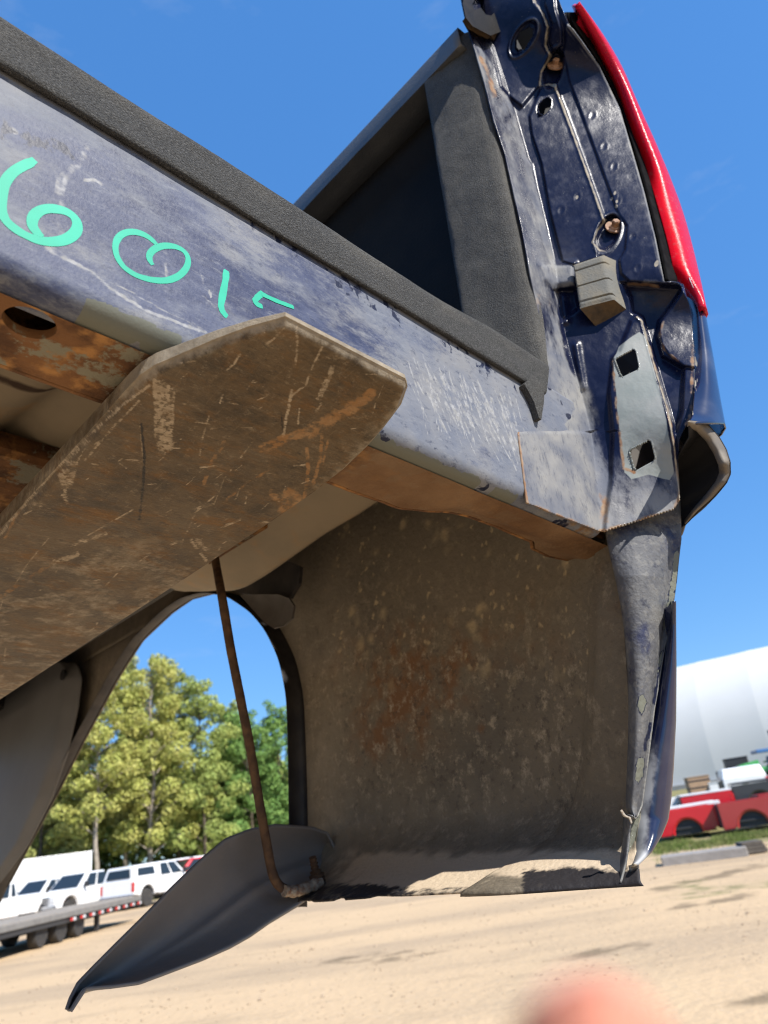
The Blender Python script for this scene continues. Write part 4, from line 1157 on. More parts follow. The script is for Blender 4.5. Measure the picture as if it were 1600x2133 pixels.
Vv, Ff, off = [], [], 0
zr = np.concatenate([np.linspace(-.078, 1.30, 150)[:-1], np.linspace(1.30, ZT - .0005, 50)])
yr = np.interp(zr, ARC_R[:, 1], ARC_R[:, 0]); yf = np.interp(zr, ARC_F[::-1, 1], ARC_F[::-1, 0])
tt = np.linspace(0, 1, 150)
y_st = np.interp(zr, [-.08, .3, .9, 1.2], [1.24, 1.16, 1.03, 1.02])
Yr = y_st[:, None] + (yr[:, None] - y_st[:, None]) * tt[None]; Zr = np.broadcast_to(zr[:, None], Yr.shape).copy()
e = .007 * sst(.40, .62, fbm(Yr * 7, Yr * 0, 12)) * sst(1.9, 2.2, Yr)
Zr += sst(0, -.078, Zr) * (e - .012 * sst(2.0, 2.9, Yr))
for A in (skin_grid(Yr, Zr), skin_grid(yf[:, None] + (Y2 - yf[:, None]) * np.linspace(0, 1, 60)[None], np.broadcast_to(zr[:, None], (len(zr), 60))),
          skin_grid(np.broadcast_to(np.linspace(1.02, Y2, 120)[None], (40, 120)), np.broadcast_to(np.linspace(ZT, 3.42, 40)[:, None], (40, 120)))):
    Vv.append(A.reshape(-1, 3)); Ff.append(gridF(*A.shape[:2], flip=True) + off); off += A.shape[0] * A.shape[1]
V = np.vstack(Vv); F = np.vstack(Ff)
px_, py_ = proj(V)
nz = fbm(px_ / 130, py_ / 130, 15)
spl = (.3 + sst(1500, 1250, py_)) * sst(650, 740, px_) * sst(1600, 1400, py_) * (.6 + nz)
mott = sst(1150, 1500, py_) * .9 * (.45 + nz) + .25
frst = .75 * pm(px_, py_, [(720, 1380), (850, 1330), (1010, 1330), (1010, 1420), (880, 1560), (760, 1560)], 120) * (.4 + nz) + .85 * np.exp(-ell(px_, py_, 830, 1475, 48, 13, -55) ** 2) + .6 * np.exp(-ell(px_, py_, 1000, 1520, 10, 10) ** 2) \
    + .5 * pm(px_, py_, [(1000, 1200), (1180, 1180), (1230, 1400), (1080, 1400)], 60) * nz
flit_dust = .9 * sst(1755, 1800, py_ + 40 * (nz - .5)) * sst(650, 800, px_) * sst(-.10, -.04, V[:, 2] + .02) + .16 * sst(1650, 1760, py_)  # bottom zone paints the sunlit patch into the colour, over real dust
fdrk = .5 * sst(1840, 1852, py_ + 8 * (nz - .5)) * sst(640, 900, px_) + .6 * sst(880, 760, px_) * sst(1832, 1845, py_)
pale = .9 * sst(780, 630, px_) * sst(1000, 1250, py_) + .75 * sst(1560, 1760, py_ + 90 * (nz - .5)) * sst(1250, 1000, px_)  # left zone paints the concave shading into the colour; lower zone is mottling
me = mesh_np('bedside_panel', loc(V), F, True, dict(pale=pale, splat=spl, mott=mott, rust=frst, dust=flit_dust, dark=fdrk))
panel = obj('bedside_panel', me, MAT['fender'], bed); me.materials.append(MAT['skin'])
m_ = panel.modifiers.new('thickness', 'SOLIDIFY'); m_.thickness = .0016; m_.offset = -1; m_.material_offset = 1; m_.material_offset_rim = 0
# inward flange round the wheel opening
AR = np.vstack([ARC_R, ARC_F[1:]])
s = np.concatenate([[0], np.cumsum(np.hypot(*np.diff(AR, axis=0).T))]); u = np.linspace(0, s[-1], 160)
ay = np.interp(u, s, AR[:, 0]); az = np.interp(u, s, AR[:, 1])
for _ in range(4): ay[1:-1] = (ay[:-2] + ay[1:-1] * 2 + ay[2:]) / 4; az[1:-1] = (az[:-2] + az[1:-1] * 2 + az[2:]) / 4
fl0 = np.stack([XF(ay, np.clip(az, .15, 3)) + .004, ay, az], -1); rows = []
cen = np.array([4.9, .2]); dv = np.stack([cen[0] - ay, cen[1] - az], -1); dv /= np.linalg.norm(dv, axis=1)[:, None]
for k, (dx, di) in enumerate([(0, -.015), (-.02, .0), (-.05, .008), (-.095, .010), (-.10, .006)]):
    g = fl0.copy(); g[:, 0] += dx; g[:, 1] += dv[:, 0] * di; g[:, 2] += dv[:, 1] * di; rows.append(g)
MAT['flange'] = mat_simple('dark flange paint', (.016, .015, .018), .55, (.07, .06, .05), 30, .5)
grid_obj('wheel_lip', np.stack(rows), MAT['flange'], panel, solid=.0012)
# grey reinforcement ahead of the wheel
gr_ = [(141, 1376), (150, 1386), (157, 1410), (150, 1470), (130, 1560), (95, 1660), (45, 1760), (0, 1822), (-60, 1900)]
rw = np.linspace(1376, 1900, 90); tt = np.linspace(0, 1, 50) ** .6
xx = -170 + (crv(gr_, rw)[:, None] + 170) * tt[None]; yy = np.broadcast_to(rw[:, None], xx.shape)
Pg = onX(xx, yy, 2.16); Pg[..., 2] = np.maximum(Pg[..., 2], -.075); Pg[..., 0] += .05 * sst(.93, 1., tt)[None]
grid_obj('reinforcement', Pg, MAT['grey_in'], panel, solid=.002)
hp = onX(133., 1406., 2.148)
hm = lathe_mesh('hole_disc', [(.001, 0), (.012, 0), (.012, .004), (.001, .004)], 16, 'y'); hm.transform(Matrix.Translation(loc(hp)) @ Matrix.Rotation(math.pi / 2, 4, 'Z'))  # black disc painting the dark of a small hole
obj('hole_disc', hm, MAT['black'], panel)

# rear corner reinforcement lapped over the skin
seam = pts([(1262, 1165), (1246, 1240), (1232, 1400), (1205, 1560), (1185, 1640), (1155, 1745), (1098, 1810), (1093, 1852)])
Q = onX(seam[:, 0], seam[:, 1], 2.17)
o_ = np.argsort(Q[:, 2]); zq = np.linspace(-.090, .92, 120); yq = np.interp(zq, Q[o_, 2], Q[o_, 1])
G = np.zeros((120, 70, 3)); tt = np.linspace(0, 1, 70)
y_st = np.interp(zq, [-.09, 0, .1, .3, .9, 1.2], [1.09, 1.14, 1.16, 1.12, 1.0, .99])
G[..., 1] = y_st[:, None] + (yq[:, None] - y_st[:, None]) * tt[None]; G[..., 2] = zq[:, None]
edge_ = sst(.06, .0, (yq[:, None] - G[..., 1])) * .010
G[..., 0] = XF(np.maximum(G[..., 1], 1.02), np.maximum(G[..., 2], -.078)) - .020 - .012 * sst(0, -.09, G[..., 2]) + edge_
px_, py_ = proj(G); nz = fbm(px_ / 70, py_ / 70, 25)
grid_obj('corner_reinforcement', G, MAT['fender'], bed, dict(splat=.25 * nz, mott=.6 * nz + .2, rust=.35 * sst(1450, 1250, py_) * nz, dust=.9 * sst(1755, 1790, py_) * sst(1835, 1815, py_ + 14 * (nz - .5)) + .12 * nz, dark=.75 * sst(1800, 1825, py_ + 16 * (nz - .5)) * sst(1080, 1100, px_) + .35 * nz * sst(1500, 1700, py_)), flip=False, solid=.0016)  # lower dust zone also paints in the sunlit patch

# bracket, and an added dark sheet painting the shadow at the top of the opening
bt = pts([(500, 1240), (540, 1238), (580, 1238), (602, 1246), (612, 1262), (608, 1288), (590, 1304), (570, 1309), (550, 1296), (525, 1268)])
A = onX(bt[:, 0], bt[:, 1], 2.06); n = len(bt); ct = A.mean(0); ct[0] += .03; B = A.copy(); B[:, 0] += .012
V = np.vstack([A, B, ct]); F = [(i, (i + 1) % n, n + (i + 1) % n, n + i) for i in range(n)] + [(i, 2 * n, (i + 1) % n) for i in range(n)]
MAT['brkt'] = mat_simple('brown bracket', (.085, .075, .066), .7, (.05, .04, .035), 25, .8)
brk = obj('bracket', mesh_np('bracket', loc(V), F, True, None, 40), MAT['brkt'], bed)
sh = pts([(478, 1222), (540, 1195), (590, 1165), (625, 1180), (622, 1215), (604, 1246), (540, 1240), (500, 1236)])
A = onX(sh[:, 0], sh[:, 1], 2.12); n = len(sh); ct = A.mean(0); B = A.copy(); B[:, 0] += .02
V = np.vstack([A, B, ct]); F = [(i, (i + 1) % n, n + (i + 1) % n, n + i) for i in range(n)] + [(i, 2 * n, (i + 1) % n) for i in range(n)]
obj('bracket_shade', mesh_np('bracket_shade', loc(V), F, True, None, 40), MAT['flange'], brk)

# ---- jamb: stamped panel from the post out to the lamp and down to the sill corner ----
C1 = [(975, -40), (985, 40), (990, 80), (1023, 131), (1038, 183), (1056, 202), (1070, 230), (1084, 291), (1094, 328), (1108, 342), (1117, 389), (1131, 445), (1145, 506), (1155, 548), (1160, 600), (1164, 665), (1172, 720), (1185, 770), (1210, 808), (1226, 870), (1238, 950), (1246, 1030), (1252, 1112)]
CR = [(1150, -40), (1172, 20), (1183, 47), (1248, 136), (1291, 225), (1319, 319), (1342, 398), (1366, 497), (1384, 586), (1424, 592), (1440, 650), (1447, 740), (1447, 800), (1441, 870), (1428, 888), (1416, 915), (1413, 960), (1417, 1045), (1420, 1112)]
YR = [(.66, -40), (.66, 592), (.665, 740), (.68, 888), (.80, 915), (.81, 960), (.825, 1045), (.83, 1112)]
YC = [(.985, -40), (.985, 560), (1.0, 680), (1.0, 1112)]


def smooth_tab(L, w):
    a = np.array(L, float); y = np.arange(-300, 1400, 2.0); x = np.interp(y, a[:, 1], a[:, 0])
    k = np.exp(-(np.arange(-80, 81) * 2.0 / w) ** 2); k /= k.sum(); xp = np.pad(x, 80, mode='edge'); return y, np.convolve(xp, k, 'valid')


T1 = smooth_tab([(985, -40), (1050, 160), (1105, 340), (1150, 520), (1172, 680), (1205, 800), (1232, 900), (1252, 1112)], 50)
TR = smooth_tab([(1150, -40), (1183, 47), (1248, 136), (1291, 225), (1319, 319), (1342, 398), (1366, 497), (1386, 586), (1430, 660), (1446, 740), (1446, 830), (1432, 900), (1420, 980), (1420, 1112)], 40)
TY = smooth_tab([(.66, -40), (.66, 600), (.665, 760), (.69, 880), (.79, 980), (.83, 1112)], 60)
TC = smooth_tab([(.985, -40), (.985, 560), (1.0, 680), (1.0, 1112)], 50)


def jamb_depth(px, py):
    x1 = np.interp(py, *T1); xr = np.interp(py, *TR); yc = np.interp(py, *TC); yr_ = np.interp(py, *TY)
    q = lambda a, b: (lambda d: d[..., 0] / d[..., 1])(bray(a, b))
    k = np.clip((q(px, py) - q(x1, py)) / (q(xr, py) - q(x1, py)), 0, 1.15)
    inv = (1 / yc) * (1 - k) + (1 / yr_) * k
    return np.where(px < x1, yc, 1 / inv)


rows = np.linspace(-38, 1112, 576)
cols = np.linspace(0, 1, 226)
PY = np.broadcast_to(rows[:, None], (len(rows), len(cols))).copy()
x0 = crv(C0, rows); xr = crv(CR, rows)
PX = x0[:, None] + (xr - x0)[:, None] * cols[None]
D = np.zeros_like(PX)
H_ = lambda poly, h, soft=3.: h * pm(PX, PY, poly, soft)
D += H_([(1000, -60), (1106, -40), (1112, 5), (1131, 28), (1141, 56), (1136, 94), (1146, 117), (1126, 150), (1122, 180), (1088, 222), (1064, 204), (1044, 180), (1030, 120), (1010, 60)], .026, 4)
D += H_([(1134, -60), (1136, 10), (1150, 50), (1146, 86), (1152, 112), (1172, 92), (1170, 60), (1158, 20), (1150, -60)], .030, 4)
D += H_([(1126, 186), (1158, 176), (1262, 462), (1242, 500), (1246, 538), (1200, 552), (1172, 544), (1146, 440), (1128, 340), (1108, 280), (1103, 242)], .020, 3)
D += H_([(1180, 50), (1174, 110), (1186, 168), (1286, 440), (1306, 470), (1302, 520), (1290, 542), (1294, 570), (1312, 587), (1400, 592), (1400, 300), (1300, 100)], .016, 4)
bead = [(1156, 178), (1190, 268), (1224, 362), (1258, 460)]
D += .008 * np.exp(-(dpoly(PX, PY, bead) / 4.5) ** 2)
seal = [(1112, 0), (1131, 28), (1141, 56), (1136, 94), (1147, 116), (1128, 150), (1125, 178), (1142, 176), (1156, 178)]
D += .010 * np.exp(-(dpoly(PX, PY, seal) / 4.5) ** 2)
e1 = ell(PX, PY, 1153, 143, 19, 42, 14); e2 = ell(PX, PY, 1266, 486, 23, 40, 22)
D -= .050 * (1 - sst(.75, 1.1, e1)) + .050 * (1 - sst(.75, 1.1, e2))
D += .006 * np.exp(-((e1 - 1.12) / .12) ** 2) + .006 * np.exp(-((e2 - 1.12) / .12) ** 2)
ov = ell(PX, PY, 1091, 79, 16, 34, 33); D += .010 * np.exp(-((ov - 1.35) / .14) ** 2) - .012 * (1 - sst(1.0, 1.3, ov))
for cx, cy in [(1234, 241), (1258, 305), (1279, 347), (1318, 493), (1328, 558), (1202, 410), (1169, 438), (1278, 412), (1285, 418)]:
    e = ell(PX, PY, cx, cy, 7, 10, 25); D += .0013 * np.exp(-((e - 1) / .4) ** 2) - .0012 * np.exp(-(e / .7) ** 2)
# lower half
D -= H_([(1300, 590), (1384, 596), (1424, 598), (1414, 614), (1396, 640), (1372, 672), (1368, 700), (1380, 742), (1424, 768), (1420, 860), (1408, 900), (1396, 870), (1372, 790), (1352, 718), (1338, 662), (1318, 650), (1314, 620)], .040, 6)
D += H_([(1424, 590), (1414, 614), (1400, 638), (1376, 668), (1373, 690), (1378, 716), (1392, 738), (1424, 762), (1470, 770), (1470, 640)], .018, 3)
plate = [(1327, 658), (1338, 666), (1354, 720), (1374, 790), (1395, 860), (1407, 930), (1414, 1000), (1430, 1045), (1430, 1120), (1330, 1120), (1256, 1120), (1272, 1000), (1276, 900), (1268, 820), (1276, 745), (1290, 732), (1302, 700), (1315, 668)]
D += H_(plate, .022, 6)
pe = [(1327, 660), (1337, 668), (1352, 722), (1372, 792), (1393, 862), (1405, 935), (1412, 1000), (1416, 1040)]
D += .008 * np.exp(-(dpoly(PX, PY, pe) / 4) ** 2)
D += H_([(1126, 552), (1198, 546), (1198, 592), (1150, 598), (1135, 582)], .034, 11)
D -= H_([(1154, 606), (1198, 602), (1206, 642), (1172, 668), (1160, 652)], .030, 6)
D += .020 * np.exp(-(dpoly(PX, PY, [(1172, 618), (1178, 668)]) / 9) ** 2)
D += .012 * np.exp(-(dpoly(PX, PY, [(1200, 720), (1215, 806)]) / 8) ** 2)
D += .0022 * (fbm(PX / 60, PY / 60, 44) - .5) * 4 + .004 * sst(980, 900, PY) * 0
D += .012 * sst(4, -4, PX - crv(C1, PY)) * sst(40, 90, PY) * sst(620, 560, PY)
# overlap plate edge over the sill
D += .009 * sst(895, 905, PY) * sst(1260, 1230, PX)
Yd = jamb_depth(PX, PY)
P = onY(PX, PY, Yd); Ln = np.linalg.norm(P, axis=-1, keepdims=True)
P = P * (1 - D[..., None] / Ln)
# smooth the corner along C1 a little
for _ in range(5):
    w = np.exp(-((PX - crv(C1, PY)) / 10) ** 2)[..., None] * .6
    S_ = P.copy(); S_[:, 1:-1] = (P[:, :-2] + 2 * P[:, 1:-1] + P[:, 2:]) / 4; P = P * (1 - w) + S_ * w
r_hole = lambda L: sdf(PX, PY, L)
h1 = [(1279, 750), (1285, 744), (1318, 727), (1324, 730), (1331, 764), (1328, 770), (1297, 785), (1291, 782)]
h2 = [(1309, 941), (1314, 935), (1350, 917), (1356, 920), (1364, 953), (1361, 960), (1325, 980), (1319, 977)]
h3 = [(1082, 66), (1104, 55), (1110, 60), (1110, 75), (1092, 103), (1080, 106), (1074, 100), (1074, 84)]
hs = np.minimum(np.minimum(r_hole(h1), r_hole(h2)), np.minimum(r_hole(h3), (ell(PX, PY, 1134, 222, 12, 20, 28) - 1) * 14))
bot = np.interp(PX, [1060, 1098, 1175, 1252, 1300, 1350, 1404, 1415, 1420, 1460], [1030, 1047, 1078, 1107, 1092, 1076, 1059, 1045, 1020, 1000])
cut = np.maximum(-hs, PY - bot)                       # > 0: cut away
# pull vertices that straddle a cut onto the cut line
gy, gx = np.gradient(cut); gx = gx / np.maximum(np.gradient(PX, axis=1), .2); gy = gy / (rows[1] - rows[0])
near = np.abs(cut) < 1.7
dxp = np.where(near, -cut * gx / (gx ** 2 + gy ** 2 + .05), 0); dyp = np.where(near, -cut * gy / (gx ** 2 + gy ** 2 + .05), 0)
dxp = np.clip(dxp, -2, 2); dyp = np.clip(dyp, -2, 2)
P = P + (onY(PX + dxp, PY + dyp, P[..., 1]) - onY(PX, PY, P[..., 1]))
cut = np.where(near, 0, cut)
cf = np.maximum(np.maximum(cut[:-1, :-1], cut[1:, 1:]), np.maximum(cut[:-1, 1:], cut[1:, :-1]))
keep = cf < .01
x1 = crv(C1, PY)
nz = fbm(PX / 45, PY / 60, 51, 5); nz2 = fbm(PX / 16, PY / 30, 61, 4)
du = .50 * sst(x1 + 2, x1 - 14, PX) * (.25 + 1.1 * nz) * sst(20, 60, PY)
du += .85 * np.exp(-((PX - x1 + 3) / 5.5) ** 2) * (.45 + .6 * nz2) * sst(60, 130, PY)
du += sst(620, 860, PY) * sst(x1 + 35, x1 - 10, PX) * (.55 + .6 * nz)
du += .85 * sst(900, 1040, PY) * (.35 + .75 * nz)
du += .9 * H_([(1130, 556), (1196, 550), (1196, 594), (1152, 600)], 1., 5)
du += .5 * H_([(1158, 612), (1198, 606), (1200, 642), (1172, 664)], 1., 6) * nz2
du += .35 * H_([(1310, 600), (1345, 600), (1350, 640), (1318, 640)], 1., 12) * nz + .22 * np.exp(-((dpoly(PX, PY, [(1184, 60), (1250, 150), (1300, 270), (1350, 440), (1384, 586)]) - 4) / 3.0) ** 2)
du += .9 * np.exp(-((dpoly(PX, PY, [(1184, 52), (1248, 138), (1291, 227), (1319, 321), (1342, 400), (1366, 499), (1384, 586)])) / 2.4) ** 2)
du += .35 * np.exp(-ell(PX, PY, 1240, 265, 26, 14, 0) ** 2) + .03
du += .3 * sst(575, 588, PY) * sst(592, 588, PY) * sst(1300, 1320, PX)
du += .22 * np.exp(-((e1 - 1.1) / .12) ** 2) + .28 * np.exp(-((e2 - 1.1) / .12) ** 2) + .5 * np.exp(-((ov - 1.35) / .1) ** 2) * nz2 * 1.4
pr = .9 * pm(PX, PY, [(1290, 722), (1318, 700), (1332, 690), (1344, 700), (1362, 770), (1384, 850), (1398, 930), (1404, 985), (1395, 1000), (1350, 990), (1315, 1000), (1300, 985), (1290, 900), (1280, 790), (1276, 750)], 7)
ru = .55 * np.exp(-(dpoly(PX, PY, [(1252, 1108), (1330, 1084), (1404, 1058), (1414, 1040)]) / 5) ** 2) + .8 * np.exp(-ell(PX, PY, 1258, 1060, 14, 42, -8) ** 2) * nz2 * 1.5
ru += .75 * np.exp(-(dpoly(PX, PY, pe[2:]) / 3.4) ** 2) * nz2 * 1.6 + .8 * np.exp(-(dpoly(PX, PY, [(1276, 750), (1284, 850), (1300, 975), (1322, 984)]) / 4) ** 2) * nz2 * 1.5
ru += .7 * np.exp(-(dpoly(PX, PY, [(1443, 720), (1442, 790), (1440, 860), (1430, 884)]) / 5) ** 2) * nz2 * 1.7 + .5 * np.exp(-(dpoly(PX, PY, [(1310, 592), (1350, 592), (1372, 596)]) / 5) ** 2)
ru += .6 * np.exp(-(dpoly(PX, PY, [(1002, 120), (1020, 160), (1030, 200)]) / 6) ** 2) * nz2 * 1.5 + .5 * sst(1170, 1160, PX) * sst(600, 620, PY) * sst(660, 640, PY) * nz2
ru += .55 * np.exp(-(dpoly(PX, PY, [(1382, 670), (1374, 692), (1384, 730), (1424, 760)]) / 4) ** 2) * nz2 * 1.5
ru += .7 * np.exp(-(dpoly(PX, PY, [(1080, 900), (1098, 1046)]) / 3) ** 2) + .5 * np.exp(-(dpoly(PX, PY, [(1098, 1047), (1252, 1107)]) / 3.5) ** 2) + .55 * np.exp(-(dpoly(PX, PY, [(1134, 800), (1130, 896)]) / 5) ** 2)
cr = .85 * np.exp(-(dpoly(PX, PY, bead) / 3.0) ** 2) * (.6 + .6 * nz2) + .85 * np.exp(-(dpoly(PX, PY, seal) / 3.4) ** 2) * (.5 + .7 * nz2)
cr += .75 * np.exp(-(dpoly(PX, PY, pe) / 2.4) ** 2) + .7 * np.exp(-(dpoly(PX, PY, [(1262, 458), (1244, 480), (1234, 505), (1250, 522), (1262, 524)]) / 2.6) ** 2)
cr += .9 * np.exp(-ell(PX, PY, 1368, 548, 5, 9, 20) ** 4) + .6 * np.exp(-(dpoly(PX, PY, [(1430, 760), (1448, 770), (1446, 830), (1438, 872)]) / 4) ** 2) * nz2 * 1.5
cr += .55 * np.exp(-(dpoly(PX, PY, [(1252, 1108), (1330, 1085), (1404, 1059)]) / 2.2) ** 2)
for cx, cy in [(1281, 402), (1285, 420), (1275, 414), (1284, 430), (1202, 411)]: cr += .8 * np.exp(-ell(PX, PY, cx, cy, 3, 4.5, 15) ** 4)
jamb = grid_obj('tailgate_jamb', P, MAT['jamb'], bed, dict(dust=du, primer=pr, rust=ru, cream=cr), keep=keep, flip=False, solid=.0016)
# dark backing behind the punched holes
for L in (h1, h2):
    a = pts(L).mean(0); hx, hy = (a[0], a[1])
    sq = [(hx - 40, hy - 40), (hx + 40, hy - 48), (hx + 46, hy + 40), (hx - 36, hy + 44)]
    B = np.array([onY(x, y, float(jamb_depth(np.array(x), np.array(y))) + .10) for x, y in sq])
    obj('hole_backing', mesh_np('hole_backing', loc(B), [(0, 1, 2, 3)], False), MAT['brkt'], jamb)
# black sheet painting the darkness inside the through holes
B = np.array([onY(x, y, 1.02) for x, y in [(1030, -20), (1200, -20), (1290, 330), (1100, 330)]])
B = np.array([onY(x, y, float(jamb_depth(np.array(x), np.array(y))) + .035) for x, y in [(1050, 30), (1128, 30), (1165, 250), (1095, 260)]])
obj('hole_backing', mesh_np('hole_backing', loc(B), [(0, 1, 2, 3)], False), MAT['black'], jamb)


def jp(px, py, up=0.0):
    """a point on the jamb, raised towards the viewer"""
    p = onY(float(px), float(py), float(jamb_depth(np.array(float(px)), np.array(float(py))))); return p * (1 - up / np.linalg.norm(p))


# bolts in their recesses
for cx, cy in [(1157, 138), (1280, 474)]:
    c = jp(cx, cy, -.035); nrm = np.array([-.70, -.70, .12]); nrm /= np.linalg.norm(nrm)
    rot = Vector(nrm.tolist()).to_track_quat('Z', 'Y').to_matrix().to_4x4()
    me = lathe_mesh('bolt', [(.0068, 0), (.0072, .001), (.0068, .0025), (.0045, .003), (.0044, .0085), (.0032, .0095)], 6, 'z'); me.transform(Matrix.Translation(loc(c)) @ rot)
    b = obj('bolt', me, MAT['bolt'], jamb)
    me = lathe_mesh('washer', [(.004, 0), (.0105, 0), (.0105, .0016), (.004, .0016)], 24, 'z'); me.transform(Matrix.Translation(loc(c)) @ rot)
    obj('washer', me, MAT['bolt'], b)

# ---- ribbed rubber bump stop ----
fq = np.array([jp(1192, 551, .075), jp(1255, 530, .075), jp(1277, 622, .075), jp(1206, 640, .075)])
bq = np.array([jp(1232, 568, -.02), jp(1290, 546, -.02), jp(1312, 650, -.02), jp(1250, 690, -.02)])


def block_mesh(name):
    V = []; nu, nv = 16, 84
    for k, q in ((0, fq), (1, fq * .55 + bq * .45), (2, bq)):
        for j in range(nv + 1):
            v = j / nv
            for i in range(nu + 1):
                u = i / nu
                p = q[0] * (1 - u) * (1 - v) + q[1] * u * (1 - v) + q[2] * u * v + q[3] * (1 - u) * v
                V.append(p)
    V = np.array(V).reshape(3, nv + 1, nu + 1, 3)
    vv = np.linspace(0, 1, nv + 1)[:, None]; uu = np.linspace(0, 1, nu + 1)[None]
    away = (V[1] - V[0]) / np.linalg.norm(V[1] - V[0], axis=-1, keepdims=True)
    gro = sum(np.exp(-((vv - c) / .012) ** 4) for c in (.17, .53, .88)) * np.ones_like(uu)
    rnd = sst(.06, 0, vv) + sst(.94, 1, vv) + sst(.93, 1, uu) + sst(.03, 0, uu)
    V[0] += away * (.026 * gro + .006 * np.clip(rnd, 0, 1.2))[..., None]
    f = []
    a, b = nv + 1, nu + 1
    V = V.reshape(-1, 3); id_ = lambda k, j, i: (k * a + j) * b + i
    for j in range(nv):
        for i in range(nu): f.append((id_(0, j, i), id_(0, j, i + 1), id_(0, j + 1, i + 1), id_(0, j + 1, i)))
    fm = [0] * len(f)
    for k in range(2):
        for i in range(nu):
            f.append((id_(k, 0, i), id_(k + 1, 0, i), id_(k + 1, 0, i + 1), id_(k, 0, i + 1))); fm.append(0)
            f.append((id_(k, nv, i), id_(k, nv, i + 1), id_(k + 1, nv, i + 1), id_(k + 1, nv, i))); fm.append(1)
        for j in range(nv):
            f.append((id_(k, j, 0), id_(k, j + 1, 0), id_(k + 1, j + 1, 0), id_(k + 1, j, 0))); fm.append(0)
            f.append((id_(k, j, nu), id_(k + 1, j, nu), id_(k + 1, j + 1, nu), id_(k, j + 1, nu))); fm.append(0)
    me = mesh_np(name, loc(V), f, True, None, 50); me.materials.append(MAT['rubber']); me.materials.append(MAT['rubber_dirt'])
    me.polygons.foreach_set('material_index', fm)
    return me


obj('bump_stop', block_mesh('bump_stop'), None, bed, label='ribbed grey rubber bump stop')

# ---- plastic clip cap at the top of the post ----
cc = pts([(964, 8), (972, 42), (985, 60), (1022, 80), (1048, 70), (1072, 42), (1074, 28), (1060, 20), (1048, 16), (1034, 22), (1022, 34), (1014, 34), (1004, 22), (996, 14), (988, 18), (985, 26), (975, 10)])
up_ = pts([(968, 0), (974, 34), (986, 50), (1022, 66), (1046, 56), (1068, 30), (1068, 18), (1058, 6), (1046, -2), (1036, 6), (1024, 22), (1014, 24), (1004, 8), (996, 0), (988, 6), (984, 12), (975, -4)])
A = onY(cc[:, 0], cc[:, 1], .95); 
o2 = pts([(964, 8), (970, 36), (984, 54), (1022, 74), (1048, 64), (1074, 36), (1070, 10), (1056, -30), (1000, -40), (968, -20)])
A = onY(o2[:, 0], o2[:, 1], .935); ring1 = A; ring2 = onY(o2[:, 0], o2[:, 1], 1.02); n = len(o2)
hol = pts([(984, 8), (988, 20), (1002, 16), (1012, 30), (1024, 32), (1036, 20), (1048, 14), (1048, -6), (1030, -24), (1000, -22)])
r3 = onY(hol[:, 0], hol[:, 1], .932); r4 = onY(hol[:, 0], hol[:, 1], 1.0)
V = np.vstack([ring2, ring1, r3, r4]); F = [(k * n + i, k * n + (i + 1) % n, (k + 1) * n + (i + 1) % n, (k + 1) * n + i) for k in range(3) for i in range(n)] + [tuple(range(3 * n, 4 * n))]
ccap = obj('rail_end_clip', mesh_np('rail_end_clip', loc(V), F, True, None, 40), MAT['plastic'], bed)
# lower lip of the clip, dusty
lip = pts([(970, 36), (984, 54), (1022, 74), (1048, 64), (1074, 36), (1066, 60), (1052, 78), (1036, 92), (1022, 108), (1004, 86), (985, 64)])
A = onY(lip[:, 0], lip[:, 1], .95); A[5:, 1] = 1.0; A[5:] = onY(lip[5:, 0], lip[5:, 1], .99); n = len(lip); B = A.copy(); B[:, 1] += .02
V = np.vstack([A, B]); F = [tuple(range(n)), tuple(range(2 * n - 1, n - 1, -1))] + [(i, (i + 1) % n, n + (i + 1) % n, n + i) for i in range(n)]
obj('clip_lip', mesh_np('clip_lip', loc(V), F, False), MAT['rubber_dirt'], ccap)

# ---- tail lamp ----
TL = pts([(1197, 19), (1248, 108), (1291, 188), (1319, 272), (1352, 352), (1370, 431), (1394, 511), (1408, 581)])
TS = pts([(1202, 8), (1211, 19), (1248, 70), (1291, 141), (1323, 220), (1356, 291), (1389, 370), (1417, 445), (1436, 516), (1455, 600), (1464, 648)])
rows = np.linspace(8, 646, 110)
GL = [(1160, -40), (1183, 47), (1248, 136), (1291, 225), (1319, 319), (1342, 398), (1366, 497), (1384, 586), (1386, 592)]
rg = np.linspace(25, 589, 60)
gk = np.zeros((60, 8, 3))
for j, k in enumerate(np.linspace(0, 1, 8)):
    xg = crv(GL, rg) * (1 - k) + (crv(TL, rg) + 3) * k
    gk[:, j] = onY(xg, rg, .672 - .012 * k + (.012 if j in (0, 1) else 0))
lamp = empty('tail_lamp', '', ''); del lamp['label']; del lamp['category']; lamp.parent = bed
grid_obj('gasket', gk, MAT['gasket'], lamp, solid=.003)
xl = np.interp(rows, TL[:, 1], TL[:, 0]); xl = np.where(rows > 581, 1408 + (rows - 581) * .86, xl); xs_ = np.interp(rows, TS[:, 1], TS[:, 0])
def smr(a, w=11):
    p = np.concatenate([2 * a[0] - a[w:0:-1], a, 2 * a[-1] - a[-2:-w - 2:-1]]); k = np.hanning(2 * w + 1); return np.convolve(p, k / k.sum(), 'valid')


